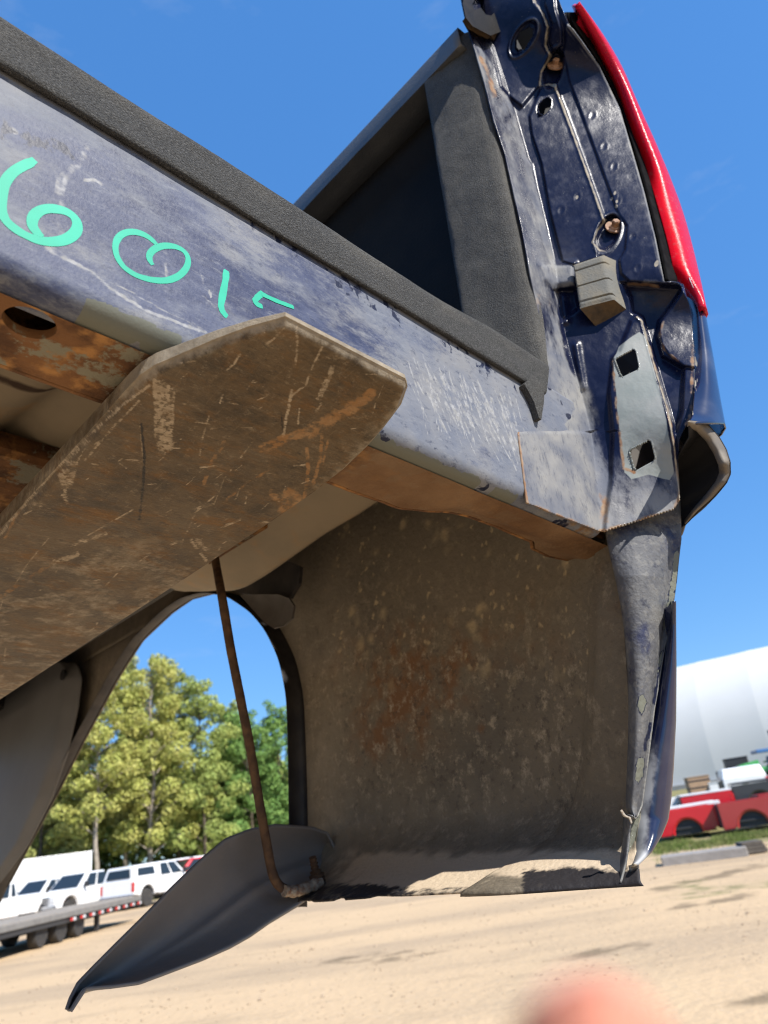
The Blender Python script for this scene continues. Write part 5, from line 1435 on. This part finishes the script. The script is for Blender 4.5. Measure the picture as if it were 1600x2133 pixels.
xl = smr(xl); xs_ = smr(xs_)
xs_ = np.maximum(xs_, xl + 1)
tt = np.linspace(0, 1, 26)
Lp = np.zeros((len(rows), 26 + 8, 3))
for j, k in enumerate(tt):
    xk = xl + (xs_ - xl) * k
    Lp[:, j] = onY(xk, rows, .662 - .045 * math.sin(k * math.pi / 2))
last = Lp[:, 25]
for j in range(8):
    a = (j + 1) / 8; ex = last.copy(); ex[:, 0] += .17 * math.sin(a * math.pi / 2); ex[:, 1] += .10 * (1 - math.cos(a * math.pi / 2)) + .5 * a * a; Lp[:, 26 + j] = ex
Lp[..., 1] += .0
bd = np.zeros(Lp.shape[:2]); bd[:, :26] = sst(.42, .62, tt)[None]; bd[:, 26:] = 1
lens = grid_obj('lens', Lp, MAT['lens'], lamp, dict(band=bd), solid=.004)
# clear reverse section low on the outer side
rr = np.linspace(482, 600, 30); Rv = np.zeros((30, 8, 3))
xs2 = np.interp(rr, TS[:, 1], TS[:, 0]); xl2 = np.interp(rr, TL[:, 1], TL[:, 0]); xl2 = np.where(rr > 581, 1408 + (rr - 581) * .86, xl2)
wdt = np.sin(np.clip((rr - 482) / 118, 0, 1) * math.pi) ** .6
for j in range(8):
    k = .66 + (.995 - .66) * (j / 7) * np.clip(wdt, .05, 1)
    Rv[:, j] = onY(xl2 + (xs2 - xl2) * k, rr, .662 - .045 * np.sin(k * math.pi / 2) - .003)
grid_obj('reverse_lens', Rv, MAT['reverse'], lamp)

# ---- outer corner skin below the lamp, and the bumper cut-out ----
SL = pts([(1424, 592), (1440, 650), (1448, 740), (1448, 800), (1442, 868), (1432, 884)])
SS = pts([(1440, 560), (1455, 600), (1468, 660), (1482, 740), (1497, 830), (1510, 900), (1520, 960), (1521, 985)])
rows = np.linspace(592, 884, 60); G = np.zeros((60, 30, 3)); tt = np.linspace(0, 1, 22)
xl = np.interp(rows, SL[:, 1], SL[:, 0]); xs_ = np.interp(rows, SS[:, 1], SS[:, 0])
for j, k in enumerate(tt): G[:, j] = onY(xl + (xs_ - xl) * k, rows, .672 - .045 * math.sin(k * math.pi / 2))
last = G[:, 21]
for j in range(8):
    a = (j + 1) / 8; ex = last.copy(); ex[:, 0] += .15 * math.sin(a * math.pi / 2); ex[:, 1] += .08 * (1 - math.cos(a * math.pi / 2)) + .45 * a * a; G[:, 22 + j] = ex
px_, py_ = proj(G); nz2 = fbm(px_ / 8, py_ / 20, 7)
corner = grid_obj('outer_corner_skin', G, MAT['skin'], bed, dict(dust=.05 + 0 * px_, cream=.9 * sst(9, 3, px_ - np.interp(py_, SL[:, 1], SL[:, 0])) * sst(.38, .6, nz2) * sst(640, 700, py_)), solid=.0014)
# the rolled rim under it: from the flange corner round to the silhouette, and back up to the stile
ri = pts([(1431, 888), (1450, 898), (1470, 918), (1486, 944), (1496, 968), (1498, 984), (1490, 1004), (1466, 1034), (1440, 1064), (1424, 1086), (1418, 1104)])
ro = pts([(1436, 876), (1470, 880), (1497, 910), (1512, 936), (1520, 962), (1521, 986), (1512, 1006), (1484, 1038), (1452, 1066), (1428, 1092), (1418, 1116)])
n = 50; u0 = np.linspace(0, 1, len(ri)); u = np.linspace(0, 1, n)
I = np.stack([np.interp(u, u0, ri[:, 0]), np.interp(u, u0, ri[:, 1])], -1); O = np.stack([np.interp(u, u0, ro[:, 0]), np.interp(u, u0, ro[:, 1])], -1)
yI = np.interp(u, [0, .4, .6, 1], [.68, .665, .70, .93]); yO = np.interp(u, [0, .4, .6, 1], [.655, .632, .67, .92])
Gm = np.zeros((n, 9, 3))
for j, k in enumerate(np.linspace(0, 1, 9)):
    Gm[:, j] = onY(I[:, 0] * (1 - k) + O[:, 0] * k, I[:, 1] * (1 - k) + O[:, 1] * k, yI * (1 - k) + yO * k - .006 * math.sin(k * math.pi))
MAT['rim'] = mat_simple('dusty navy rim', (.10, .085, .07), .7, (.20, .165, .12), 40, .8)
grid_obj('cutout_rim', Gm, MAT['rim'], corner, solid=.0014)
# outer skin between the rim and the wheel arch panel: inner face painted black for its shade
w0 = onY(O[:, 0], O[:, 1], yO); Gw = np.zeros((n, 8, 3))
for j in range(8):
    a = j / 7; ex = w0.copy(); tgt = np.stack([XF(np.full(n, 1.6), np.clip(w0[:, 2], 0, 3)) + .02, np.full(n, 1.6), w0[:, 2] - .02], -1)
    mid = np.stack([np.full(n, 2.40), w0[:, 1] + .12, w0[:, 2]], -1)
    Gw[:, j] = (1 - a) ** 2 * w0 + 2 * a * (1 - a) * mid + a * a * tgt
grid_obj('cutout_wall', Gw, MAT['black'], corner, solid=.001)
# added black sheet painting the shade inside the cut-out
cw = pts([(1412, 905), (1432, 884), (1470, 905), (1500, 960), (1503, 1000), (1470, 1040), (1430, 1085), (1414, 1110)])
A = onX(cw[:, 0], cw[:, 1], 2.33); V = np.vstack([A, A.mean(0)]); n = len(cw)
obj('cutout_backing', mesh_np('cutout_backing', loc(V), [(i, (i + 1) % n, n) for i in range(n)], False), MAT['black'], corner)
# small torn tab on the jamb edge
tb = pts([(1406, 918), (1416, 914), (1424, 926), (1418, 938), (1410, 936)])
A = onY(tb[:, 0], tb[:, 1], .80); B = A + [0, .01, 0]; n = len(tb)
obj('torn_tab', mesh_np('torn_tab', loc(np.vstack([A, B])), [tuple(range(n))] + [(i, (i + 1) % n, n + (i + 1) % n, n + i) for i in range(n)], False), MAT['flange'], corner)

# ---- lower stile tapering down the rear edge ----
SLf = pts([(1262, 1085), (1262, 1115), (1271, 1160), (1283, 1213), (1294, 1269), (1301, 1325), (1307, 1400), (1309, 1475), (1308, 1550), (1305, 1625), (1303, 1680), (1308, 1692), (1320, 1703)])
SRt = pts([(1418, 1040), (1420, 1122), (1416, 1156), (1410, 1213), (1404, 1258), (1395, 1310), (1388, 1340), (1380, 1385), (1373, 1430), (1365, 1475), (1358, 1531), (1352, 1580), (1346, 1625), (1339, 1678), (1330, 1699), (1322, 1703)])
rows = np.linspace(1040, 1702, 220)
xl = np.interp(rows, SLf[:, 1], SLf[:, 0]); xr = np.interp(rows, SRt[:, 1], SRt[:, 0])
q_l = (lambda d: d[:, 0] / d[:, 1])(bray(xl, rows)); yl = np.minimum(1.985 / q_l, 1.15)
yr_ = np.interp(rows, [1040, 1120, 1300, 1700], [.835, .845, .93, 1.10])
tt = np.linspace(0, 1, 44); G = np.zeros((220, 44 + 5, 3))
for j, k in enumerate(tt):
    b = .028 * math.sin(math.pi * min(1, k * 1.15)) ** .7 * np.interp(rows, [1040, 1110, 1200, 1700], [0, .3, 1, .9])
    G[:, 5 + j] = onY(xl + (xr - xl) * k, rows, (1 / ((1 - k) / yl + k / yr_)) + .018 - b)
for j in range(5):
    a = (5 - j) / 5; g = G[:, 5].copy(); g[:, 1] += .10 * a; g[:, 0] += .215 * a; G[:, j] = g
px_, py_ = proj(G); nz = fbm(px_ / 30, py_ / 45, 71, 5)
pr = np.zeros_like(px_); dk = np.zeros_like(px_)
for L in ([(1414, 1142), (1412, 1180), (1405, 1240), (1397, 1280), (1389, 1310), (1382, 1312), (1385, 1290), (1394, 1240), (1402, 1190), (1406, 1150)],
          [(1332, 1450), (1340, 1448), (1346, 1462), (1342, 1480), (1336, 1490), (1328, 1470)], [(1328, 1582), (1338, 1576), (1342, 1590), (1338, 1618), (1330, 1632), (1323, 1622)],
          [(1380, 1356), (1377, 1372), (1371, 1400), (1374, 1370)]):
    s_ = sdf(px_, py_, L) + 7 * (fbm(px_ / 5., py_ / 7., 91, 3) - .5); pr = np.maximum(pr, 1 - sst(-1, 1.6, s_)); dk = np.maximum(dk, .7 * (1 - sst(1, 4, s_)))
dk = np.maximum(dk, .75 * np.exp(-(dpoly(px_, py_, [(1374, 1410), (1360, 1480), (1345, 1560)]) / 6) ** 2) * sst(.35, .6, nz) * 1.4)
du = .75 * sst(5, 1, np.interp(py_, SRt[:, 1], SRt[:, 0]) - px_) * sst(1290, 1330, py_) + .25 * sst(.5, .75, nz)
stile = grid_obj('rear_stile', G, MAT['stile'], bed, dict(primer=pr, dark=dk, dust=du), solid=.0016)

# outer skin showing past the stile
OL = pts([(1404, 1180), (1400, 1258), (1388, 1330), (1370, 1430), (1352, 1550), (1338, 1660), (1334, 1697), (1329, 1727), (1326, 1755), (1321, 1783), (1319, 1803)])
OS = pts([(1405, 1180), (1405, 1270), (1406, 1380), (1405, 1500), (1400, 1600), (1396, 1656), (1389, 1706), (1376, 1738), (1355, 1773), (1327, 1800), (1320, 1804)])
rows = np.linspace(1252, 1803, 150); xl = np.interp(rows, OL[:, 1], OL[:, 0]); xs_ = np.maximum(np.interp(rows, OS[:, 1], OS[:, 0]), xl + .5)
yl = np.interp(rows, [1200, 1300, 1700, 1803], [.90, .955, 1.115, 1.15]); G = np.zeros((150, 24 + 8, 3)); 
for j, k in enumerate(np.linspace(0, 1, 24)): G[:, j] = onY(xl + (xs_ - xl) * k, rows, yl + .012 - .055 * math.sin(k * math.pi / 2))
last = G[:, 23]
for j in range(8):
    a = (j + 1) / 8; ex = last.copy(); tgt = np.stack([XF(np.full(150, 1.5), np.clip(ex[:, 2], 0, 3)) + .014, np.full(150, 1.5), ex[:, 2]], -1)
    mid = ex + np.array([.09, .06, 0]); G[:, 24 + j] = (1 - a) ** 2 * ex + 2 * a * (1 - a) * mid + a * a * tgt
px_, py_ = proj(G); nz = fbm(px_ / 14, py_ / 26, 81, 5)
dl = px_ - np.interp(py_, OL[:, 1], OL[:, 0])
grid_obj('lower_corner_skin', G, MAT['skin'], bed, dict(dust=(1.1 * sst(34, 4, dl) * (.45 + .7 * nz) * sst(1520, 1620, py_) + .10), cream=.85 * sst(4.5, 1.5, dl) * sst(1690, 1700, py_) + .6 * sst(6, 2, dl) * sst(1560, 1600, py_) * sst(.4, .6, nz)), solid=.0014)
# torn flanges under the stile
fi = [[(1300, 1694), (1298, 1704), (1297, 1741), (1294, 1776), (1289, 1797), (1286, 1838)], [(1318, 1700), (1316, 1712), (1313, 1734), (1307, 1776), (1303, 1803), (1291, 1838)]]
def ribbon(name, L, R, yL, yR, mat, at=None, n=40, c=8, bul=.0, **kw):
    L = pts(L); R = pts(R); rows = np.linspace(0, 1, n); G = np.zeros((n, c, 3))
    l = np.stack([np.interp(rows, np.linspace(0, 1, len(L)), L[:, i]) for i in (0, 1)], -1); r = np.stack([np.interp(rows, np.linspace(0, 1, len(R)), R[:, i]) for i in (0, 1)], -1)
    for j, k in enumerate(np.linspace(0, 1, c)):
        m_ = l * (1 - k) + r * k; G[:, j] = onY(m_[:, 0], m_[:, 1], (np.interp(rows, [0, 1], yL) * (1 - k) + np.interp(rows, [0, 1], yR) * k) - bul * math.sin(math.pi * k))
    return grid_obj(name, G, mat, kw.pop('parent', bed), {k: np.full(n * c, v) for k, v in (at or {}).items()}, **kw)


ribbon('torn_flange', fi[0], fi[1], (1.15, 1.2), (1.10, 1.15), MAT['stile'], dict(dust=.42), bul=.01, solid=.0014, parent=stile)
ribbon('bare_seam', [(1316, 1700), (1314, 1734), (1308, 1776), (1304, 1796)], [(1336, 1694), (1330, 1727), (1327, 1752), (1322, 1775)], (1.14, 1.17), (1.12, 1.16), MAT['stile'], dict(primer=1.0), solid=.001, parent=stile)
ribbon('frayed_sealer', [(1293, 1688), (1300, 1700), (1311, 1704), (1316, 1716)], [(1296, 1686), (1304, 1698), (1314, 1702), (1318, 1714)], (1.10, 1.09), (1.10, 1.09), MAT['corroded'], n=20, c=3, solid=.001, parent=stile)
ribbon('seam_foot', [(1304, 1800), (1312, 1803), (1320, 1804)], [(1310, 1790), (1316, 1792), (1322, 1790)], (1.15, 1.15), (1.17, 1.16), MAT['corroded'], n=10, c=4, solid=.001, parent=stile)

# ---- splash shield hanging in the wheel opening, its rod and stud ----
top = pts([(702, 1800), (695, 1768), (680, 1737), (650, 1726), (575, 1720), (520, 1730), (470, 1750), (420, 1792), (360, 1850), (300, 1912), (240, 1972), (195, 2018), (165, 2050), (150, 2080), (142, 2104)])
bt = pts([(703, 1808), (700, 1814), (694, 1822), (680, 1836), (650, 1862), (620, 1884), (560, 1920), (520, 1948), (480, 1970), (420, 1996), (350, 2022), (290, 2044), (230, 2052), (176, 2056), (144, 2105)])
n = 120; u = np.linspace(0, 1, n); ut = np.linspace(0, 1, len(top))
Tp = np.stack([np.interp(u, ut, top[:, i]) for i in (0, 1)], -1); Bp = np.stack([np.interp(u, ut, bt[:, i]) for i in (0, 1)], -1)
c = 36; G = np.zeros((n, c, 3))
for j, k in enumerate(np.linspace(0, 1, c)):
    m_ = Tp * (1 - k) + Bp * k
    yy = 2.78 - .10 * u + .14 * math.sin(math.pi * k) * (1 - .3 * u) - .10 * k - .02 * np.exp(-((k - .62) / .06) ** 2) * sst(.1, .3, u) * sst(.8, .5, u)
    G[:, j] = onY(m_[:, 0], m_[:, 1], yy)
grid_obj('splash_shield', G, MAT['shield'], bed, solid=.003)
rp = [onZ(444., 1140., 1.36), onZ(450., 1175., 1.28)] + [onY(x, y, yy) for x, y, yy in [(462., 1240., 2.45), (480., 1350., 2.5), (500., 1450., 2.53), (520., 1550., 2.56), (545., 1700., 2.6), (558., 1770., 2.62), (566., 1820., 2.62), (574., 1842., 2.62), (590., 1856., 2.62), (610., 1858., 2.62), (635., 1850., 2.62), (664., 1840., 2.62)]]
rp = np.array(rp); s = np.concatenate([[0], np.cumsum(np.linalg.norm(np.diff(rp, axis=0), axis=1))]); u = np.linspace(0, s[-1], 90)
rp2 = np.stack([np.interp(u, s, rp[:, i]) for i in range(3)], -1)
for _ in range(6): rp2[1:-1] = (rp2[:-2] + 2 * rp2[1:-1] + rp2[2:]) / 4
rad = .0052 + .0006 * (fbm(u * 20, u * 0, 3) - .5)
rod = obj('support_rod', tube_mesh('support_rod', loc(rp2), rad, 14), MAT['rod'], bed)
s0 = onY(664., 1842., 2.62); s1 = onY(651., 1786., 2.60)
sp_ = np.array([s0 + (s1 - s0) * t for t in np.linspace(-.1, 1, 24)])
obj('stud', tube_mesh('stud', loc(sp_), np.where(np.linspace(-.1, 1, 24) < .35, .0085, np.where(np.linspace(-.1, 1, 24) < .5, .0062, .0042)) + .0007 * np.sin(np.arange(24) * 2.2), 14), MAT['rod'], rod)
cp_ = np.array([onY(x, y, 2.60) for x, y in [(592., 1856.), (615., 1857.), (640., 1849.), (668., 1838.)]])
cu = np.stack([np.interp(np.linspace(0, 3, 30), range(4), cp_[:, i]) for i in range(3)], -1)
obj('corrosion_crust', tube_mesh('corrosion_crust', loc(cu), .0055 + .0022 * (fbm(np.arange(30) * .9, np.zeros(30), 6) - .2), 12), MAT['corroded'], rod)

# ================================================================== the fork under the bed
fork = bed_root('forklift_fork', (.72, .78, .84), 'scratched brown steel forklift fork blade pointing at the viewer under the bed', 'fork')
FL = [(.786, .590), (.84, .553), (.90, .520), (.985, .482), (1.02, .466), (1.06, .457), (1.10, .455), (9, .455)]
FR = [(.786, .884), (.80, .905), (.85, .935), (.93, .958), (1.0, .974), (1.1, .988), (1.2, .995), (9, .995)]
FZ = [(.786, .866), (.9, .856), (1.1, .842), (1.4, .830), (2.0, .818), (3.5, .795), (5, .775), (9.3, .74)]
itp = lambda L, y: np.interp(y, [a for a, _ in L], [b for _, b in L])
ys = np.concatenate([np.linspace(.786, 1.4, 250), np.linspace(1.4, 3.6, 260)[1:], np.linspace(3.7, 9.2, 20)])
nx = 210; t = np.linspace(0, 1, nx)
t = .5 - .5 * np.cos(t * math.pi) if False else t
Yg = np.broadcast_to(ys[:, None], (len(ys), nx)); xl = itp(FL, ys); xr = itp(FR, ys)
Xg = xl[:, None] + (xr - xl)[:, None] * t[None]
Zb = itp(FZ, ys)[:, None] + 0 * Xg
ed = np.minimum(np.minimum(Xg - xl[:, None], xr[:, None] - Xg), (Yg - .786) * 1.2)
Zb = Zb + .014 * (1 - sst(0, .016, ed)) + .0012 * (fbm(Xg * 20, Yg * 20, 4) - .5)
Bt = np.stack([Xg, Yg, Zb], -1); Tpz = np.stack([Xg, Yg, np.full_like(Xg, .8985)], -1)
# the top edge is drawn in a touch so that the blade's edge is bevelled by wear
edt = np.exp(-ed / .008)[..., None]; Tpz[..., 2] -= .010 * edt[..., 0]
m = len(ys); NB = m * nx
V = np.vstack([Bt.reshape(-1, 3), Tpz.reshape(-1, 3)])
F1 = gridF(m, nx, flip=True); F2 = gridF(m, nx) + NB
I = np.arange(NB).reshape(m, nx)
side = lambda a, b: np.stack([a[:-1], a[1:], b[1:], b[:-1]], -1)
F3 = np.vstack([side(I[:, 0], I[:, 0] + NB), side(I[:, -1] + NB, I[:, -1]), side(I[0] + NB, I[0]), side(I[-1], I[-1] + NB)])
F = np.vstack([F1, F2, F3])
px_, py_ = proj(V); px_ = np.where(V[:, 1] > 3.7, -900, px_)
scr = np.zeros(len(V)); rst = np.zeros(len(V)); drk = np.zeros(len(V)); wear = np.zeros(len(V))
lower = np.arange(len(V)) < NB
def stroke(arr, L, w, s, off=(0, 0)):
    L = [(x + off[0], y + off[1]) for x, y in L]
    bx0 = min(a for a, _ in L) - w * 3; bx1 = max(a for a, _ in L) + w * 3; by0 = min(b for _, b in L) - w * 3; by1 = max(b for _, b in L) + w * 3
    k = (px_ > bx0) & (px_ < bx1) & (py_ > by0) & (py_ < by1) & lower
    if k.any(): arr[k] = np.maximum(arr[k], s * (1 - sst(w * .45, w * 1.1, dpoly(px_[k], py_[k], L))))


Z4 = lambda L: [(x / 1.8605, 550 + y / 1.8605) for x, y in L]
stroke(scr, Z4([(620, 480), (640, 560), (635, 640), (640, 705)]), 21, .72)
for k in range(5): stroke(scr, Z4([(600 + k * 18, 450 + 8 * k), (605 + k * 15, 690 - abs(k - 2) * 12)]), 5, .8)
stroke(scr, Z4([(580, 470), (470, 550), (400, 615), (330, 680)]), 4, .8); stroke(scr, Z4([(540, 530), (440, 630), (390, 690), (330, 760)]), 3.5, .65)
stroke(scr, Z4([(330, 690), (200, 800), (110, 910)]), 9, .6); stroke(scr, Z4([(100, 930), (40, 1000), (0, 1050)]), 5, .7)
for k in range(9): stroke(scr, Z4([(210 + k * 11, 740 + 4 * k), (225 + k * 6, 800 + 9 * k), (265 - k * 3, 935 - 5 * k)]), 3.4, .62)
stroke(scr, Z4([(110, 915), (160, 935)]), 9, .6)
stroke(scr, Z4([(1150, 245), (1152, 320), (1145, 390)]), 3.4, .9); stroke(scr, Z4([(1250, 320), (1210, 400), (1185, 470), (1130, 510), (1098, 665)]), 3.0, .72); stroke(scr, Z4([(1130, 490), (1110, 590), (1098, 668)]), 3.6, .8)
stroke(scr, Z4([(1100, 250), (1060, 290), (1020, 320)]), 3, .7); stroke(scr, Z4([(930, 350), (905, 390), (880, 410)]), 3, .7); stroke(scr, Z4([(1160, 560), (1155, 620)]), 2.5, .7)
stroke(scr, Z4([(1290, 400), (1270, 450), (1235, 520)]), 8, .52); stroke(scr, Z4([(1245, 540), (1225, 570)]), 4, .6)
stroke(scr, Z4([(770, 945), (820, 930)]), 4, .75); stroke(scr, Z4([(860, 1020), (930, 990)]), 3.5, .75); stroke(scr, Z4([(290, 1085), (350, 1065), (410, 1045)]), 6, .7); stroke(scr, Z4([(300, 1075), (510, 955)]), 2.4, .62)
stroke(scr, Z4([(210, 1155), (260, 1140), (300, 1125)]), 7, .75); stroke(scr, Z4([(660, 1088), (684, 1078)]), 3, .9); stroke(scr, Z4([(740, 1070), (800, 1150)]), 4, .62); stroke(scr, Z4([(765, 1070), (800, 1110)]), 6, .5)
stroke(scr, Z4([(535, 1155), (578, 1130)]), 2.6, .7); stroke(scr, Z4([(700, 540), (718, 543)]), 2.6, .8); stroke(scr, Z4([(540, 600), (555, 760)]), 2.5, .55); stroke(scr, Z4([(810, 590), (780, 690), (775, 740)]), 2.2, .62)
stroke(scr, Z4([(465, 775), (490, 790)]), 3, .7); stroke(scr, Z4([(660, 850), (560, 855)]), 2, .4); stroke(scr, Z4([(830, 900), (760, 960), (700, 1090)]), 2.2, .6); stroke(scr, Z4([(980, 690), (870, 830), (830, 930)]), 2, .55)
stroke(scr, Z4([(190, 1060), (100, 1170), (60, 1240)]), 2, .5); stroke(scr, Z4([(480, 1170), (370, 1290)]), 2.2, .55); stroke(scr, Z4([(350, 680), (250, 850)]), 2, .5); stroke(scr, Z4([(1140, 782), (1182, 778)]), 2.5, .7)
stroke(rst, Z4([(1020, 715), (1100, 680), (1200, 645), (1290, 600), (1370, 560), (1440, 500)]), 13, .78); stroke(rst, Z4([(1200, 650), (1420, 520)]), 18, .55)
stroke(rst, Z4([(1190, 715), (1195, 800), (1180, 910)]), 5, .8); stroke(rst, Z4([(1250, 650), (1240, 760), (1215, 850)]), 5, .72); stroke(rst, Z4([(1275, 670), (1250, 780)]), 3, .6)
stroke(rst, Z4([(1120, 900), (1150, 925), (1110, 960)]), 22, .78); stroke(rst, Z4([(1060, 890), (1150, 940)]), 14, .6); stroke(rst, Z4([(880, 910), (960, 850), (1040, 800)]), 4, .55)
stroke(rst, Z4([(870, 690), (820, 770), (790, 850)]), 6, .5); stroke(rst, Z4([(20, 1060), (60, 980), (90, 940)]), 4, .6); stroke(rst, Z4([(0, 1290), (200, 1160)]), 6, .35)
stroke(drk, Z4([(548, 620), (560, 740), (556, 850), (540, 990)]), 3.6, .95); stroke(drk, Z4([(1090, 570), (1095, 640)]), 2, .7)
rr_ = np.random.default_rng(5)
for k in range(170):
    x0, y0 = rr_.uniform(0, 820), rr_.uniform(660, 1400); a = math.radians(rr_.choice([rr_.uniform(95, 130), rr_.uniform(-45, -20), rr_.uniform(-8, 8)])); L = rr_.uniform(6, 46) * rr_.uniform(.3, 1)
    stroke(scr, [(x0, y0), (x0 + L * math.cos(a), y0 + L * math.sin(a))], rr_.uniform(1.0, 2.1), rr_.uniform(.45, .85))
fl_ = sst(.36, .58, fbm(px_ / 7., py_ / 7., 23, 4)) * .75 + .3; scr *= np.minimum(1.15, fl_ * (.8 + .7 * fbm(px_ / 40., py_ / 40., 24, 3))); rst *= (.35 + .9 * sst(.34, .62, fbm(px_ / 11., py_ / 8., 25, 5)))
# polished outer edges
Ye = np.concatenate([Yg.ravel(), Yg.ravel()]); Ede = np.concatenate([ed.ravel(), ed.ravel()]); Xe = np.concatenate([Xg.ravel(), Xg.ravel()])
nzf = fbm(Xe * 14, Ye * 14, 17, 5)
wear = 1.3 * np.exp(-Ede / .008) * sst(1.2, 1.05, Ye) + .55 * np.exp(-Ede / .02) * nzf + .45 * sst(.16, .0, np.maximum(.995 - Xe, 0)) * (nzf + .15) * sst(1.4, 1.0, Ye)
wear += .55 * sst(1.3, 1.9, Ye) * sst(.36, .62, nzf) * sst(.6, .9, Xe + .1 * Ye) * .8 + np.where(lower, 0, .1)
me = mesh_np('blade', loc(V), F, True, dict(scr=scr, rust=rst, dark=drk, wear=wear), 38)
obj('blade', me, MAT['fork'], fork)
obj('shank', box_mesh('shank', loc((.455, 9.2, .74)), loc((.995, 9.38, 3.4)), .004), MAT['fork'], fork)

# ================================================================== fingertip at the lower edge of the lens
def finger():
    d = MW @ camray(1235., 2058.); d /= np.linalg.norm(d); tip = CAM + d * .036
    dirv = MW @ np.array([.12, -.98, -.12]); dirv /= np.linalg.norm(dirv)      # the finger comes up from below
    root = empty('finger', 'blurred pink fingertip at the lower right edge of the picture', 'finger', tuple(tip + dirv * .06))
    s = np.linspace(0, 1, 40); L = .075
    rad = np.interp(s, [0, .015, .05, .1, .18, .3, .36, .42, .6, .66, .72, 1], [.0004, .0022, .0036, .0046, .0054, .0062, .0068, .0068, .0072, .0078, .0075, .0080])
    P = tip[None] + dirv[None] * (s * L)[:, None] - (tip + dirv * .06)[None]
    m = M('skin', (.50, .200, .130), .6, spec=.15); m.layer(m.mul(m.noise(90, .35, .7), .5), (.46, .165, .11), .6); m.b.inputs['Subsurface Weight'].default_value = .1; m.b.inputs['Subsurface Radius'].default_value = (.012, .004, .002); m.b.inputs['Subsurface Scale'].default_value = .3; m.bump(m.noise(900, .3, .7, aniso=(1, 1, .3)), .0003, .4)
    sk = m.done()
    me = tube_mesh('flesh', P, rad, 28); obj('flesh', me, sk, root)
    # nail on the side away from the lens
    f = MW @ np.array([0, -.15, -1.0]); f = f - dirv * (f @ dirv); f /= np.linalg.norm(f); sd = np.cross(dirv, f)
    G = np.zeros((12, 11, 3))
    for i, u in enumerate(np.linspace(.02, .17, 12)):
        r_ = np.interp(u, s, rad) + .0004
        for j, a in enumerate(np.linspace(-.95, .95, 11)):
            G[i, j] = tip + dirv * (u * L) + (f * math.cos(a) + sd * math.sin(a)) * r_ - (tip + dirv * .06)
    obj('nail', mesh_np('nail', G, gridF(12, 11)), mat_simple('nail', (.48, .25, .19), .4), root, solid=.0004)


finger()
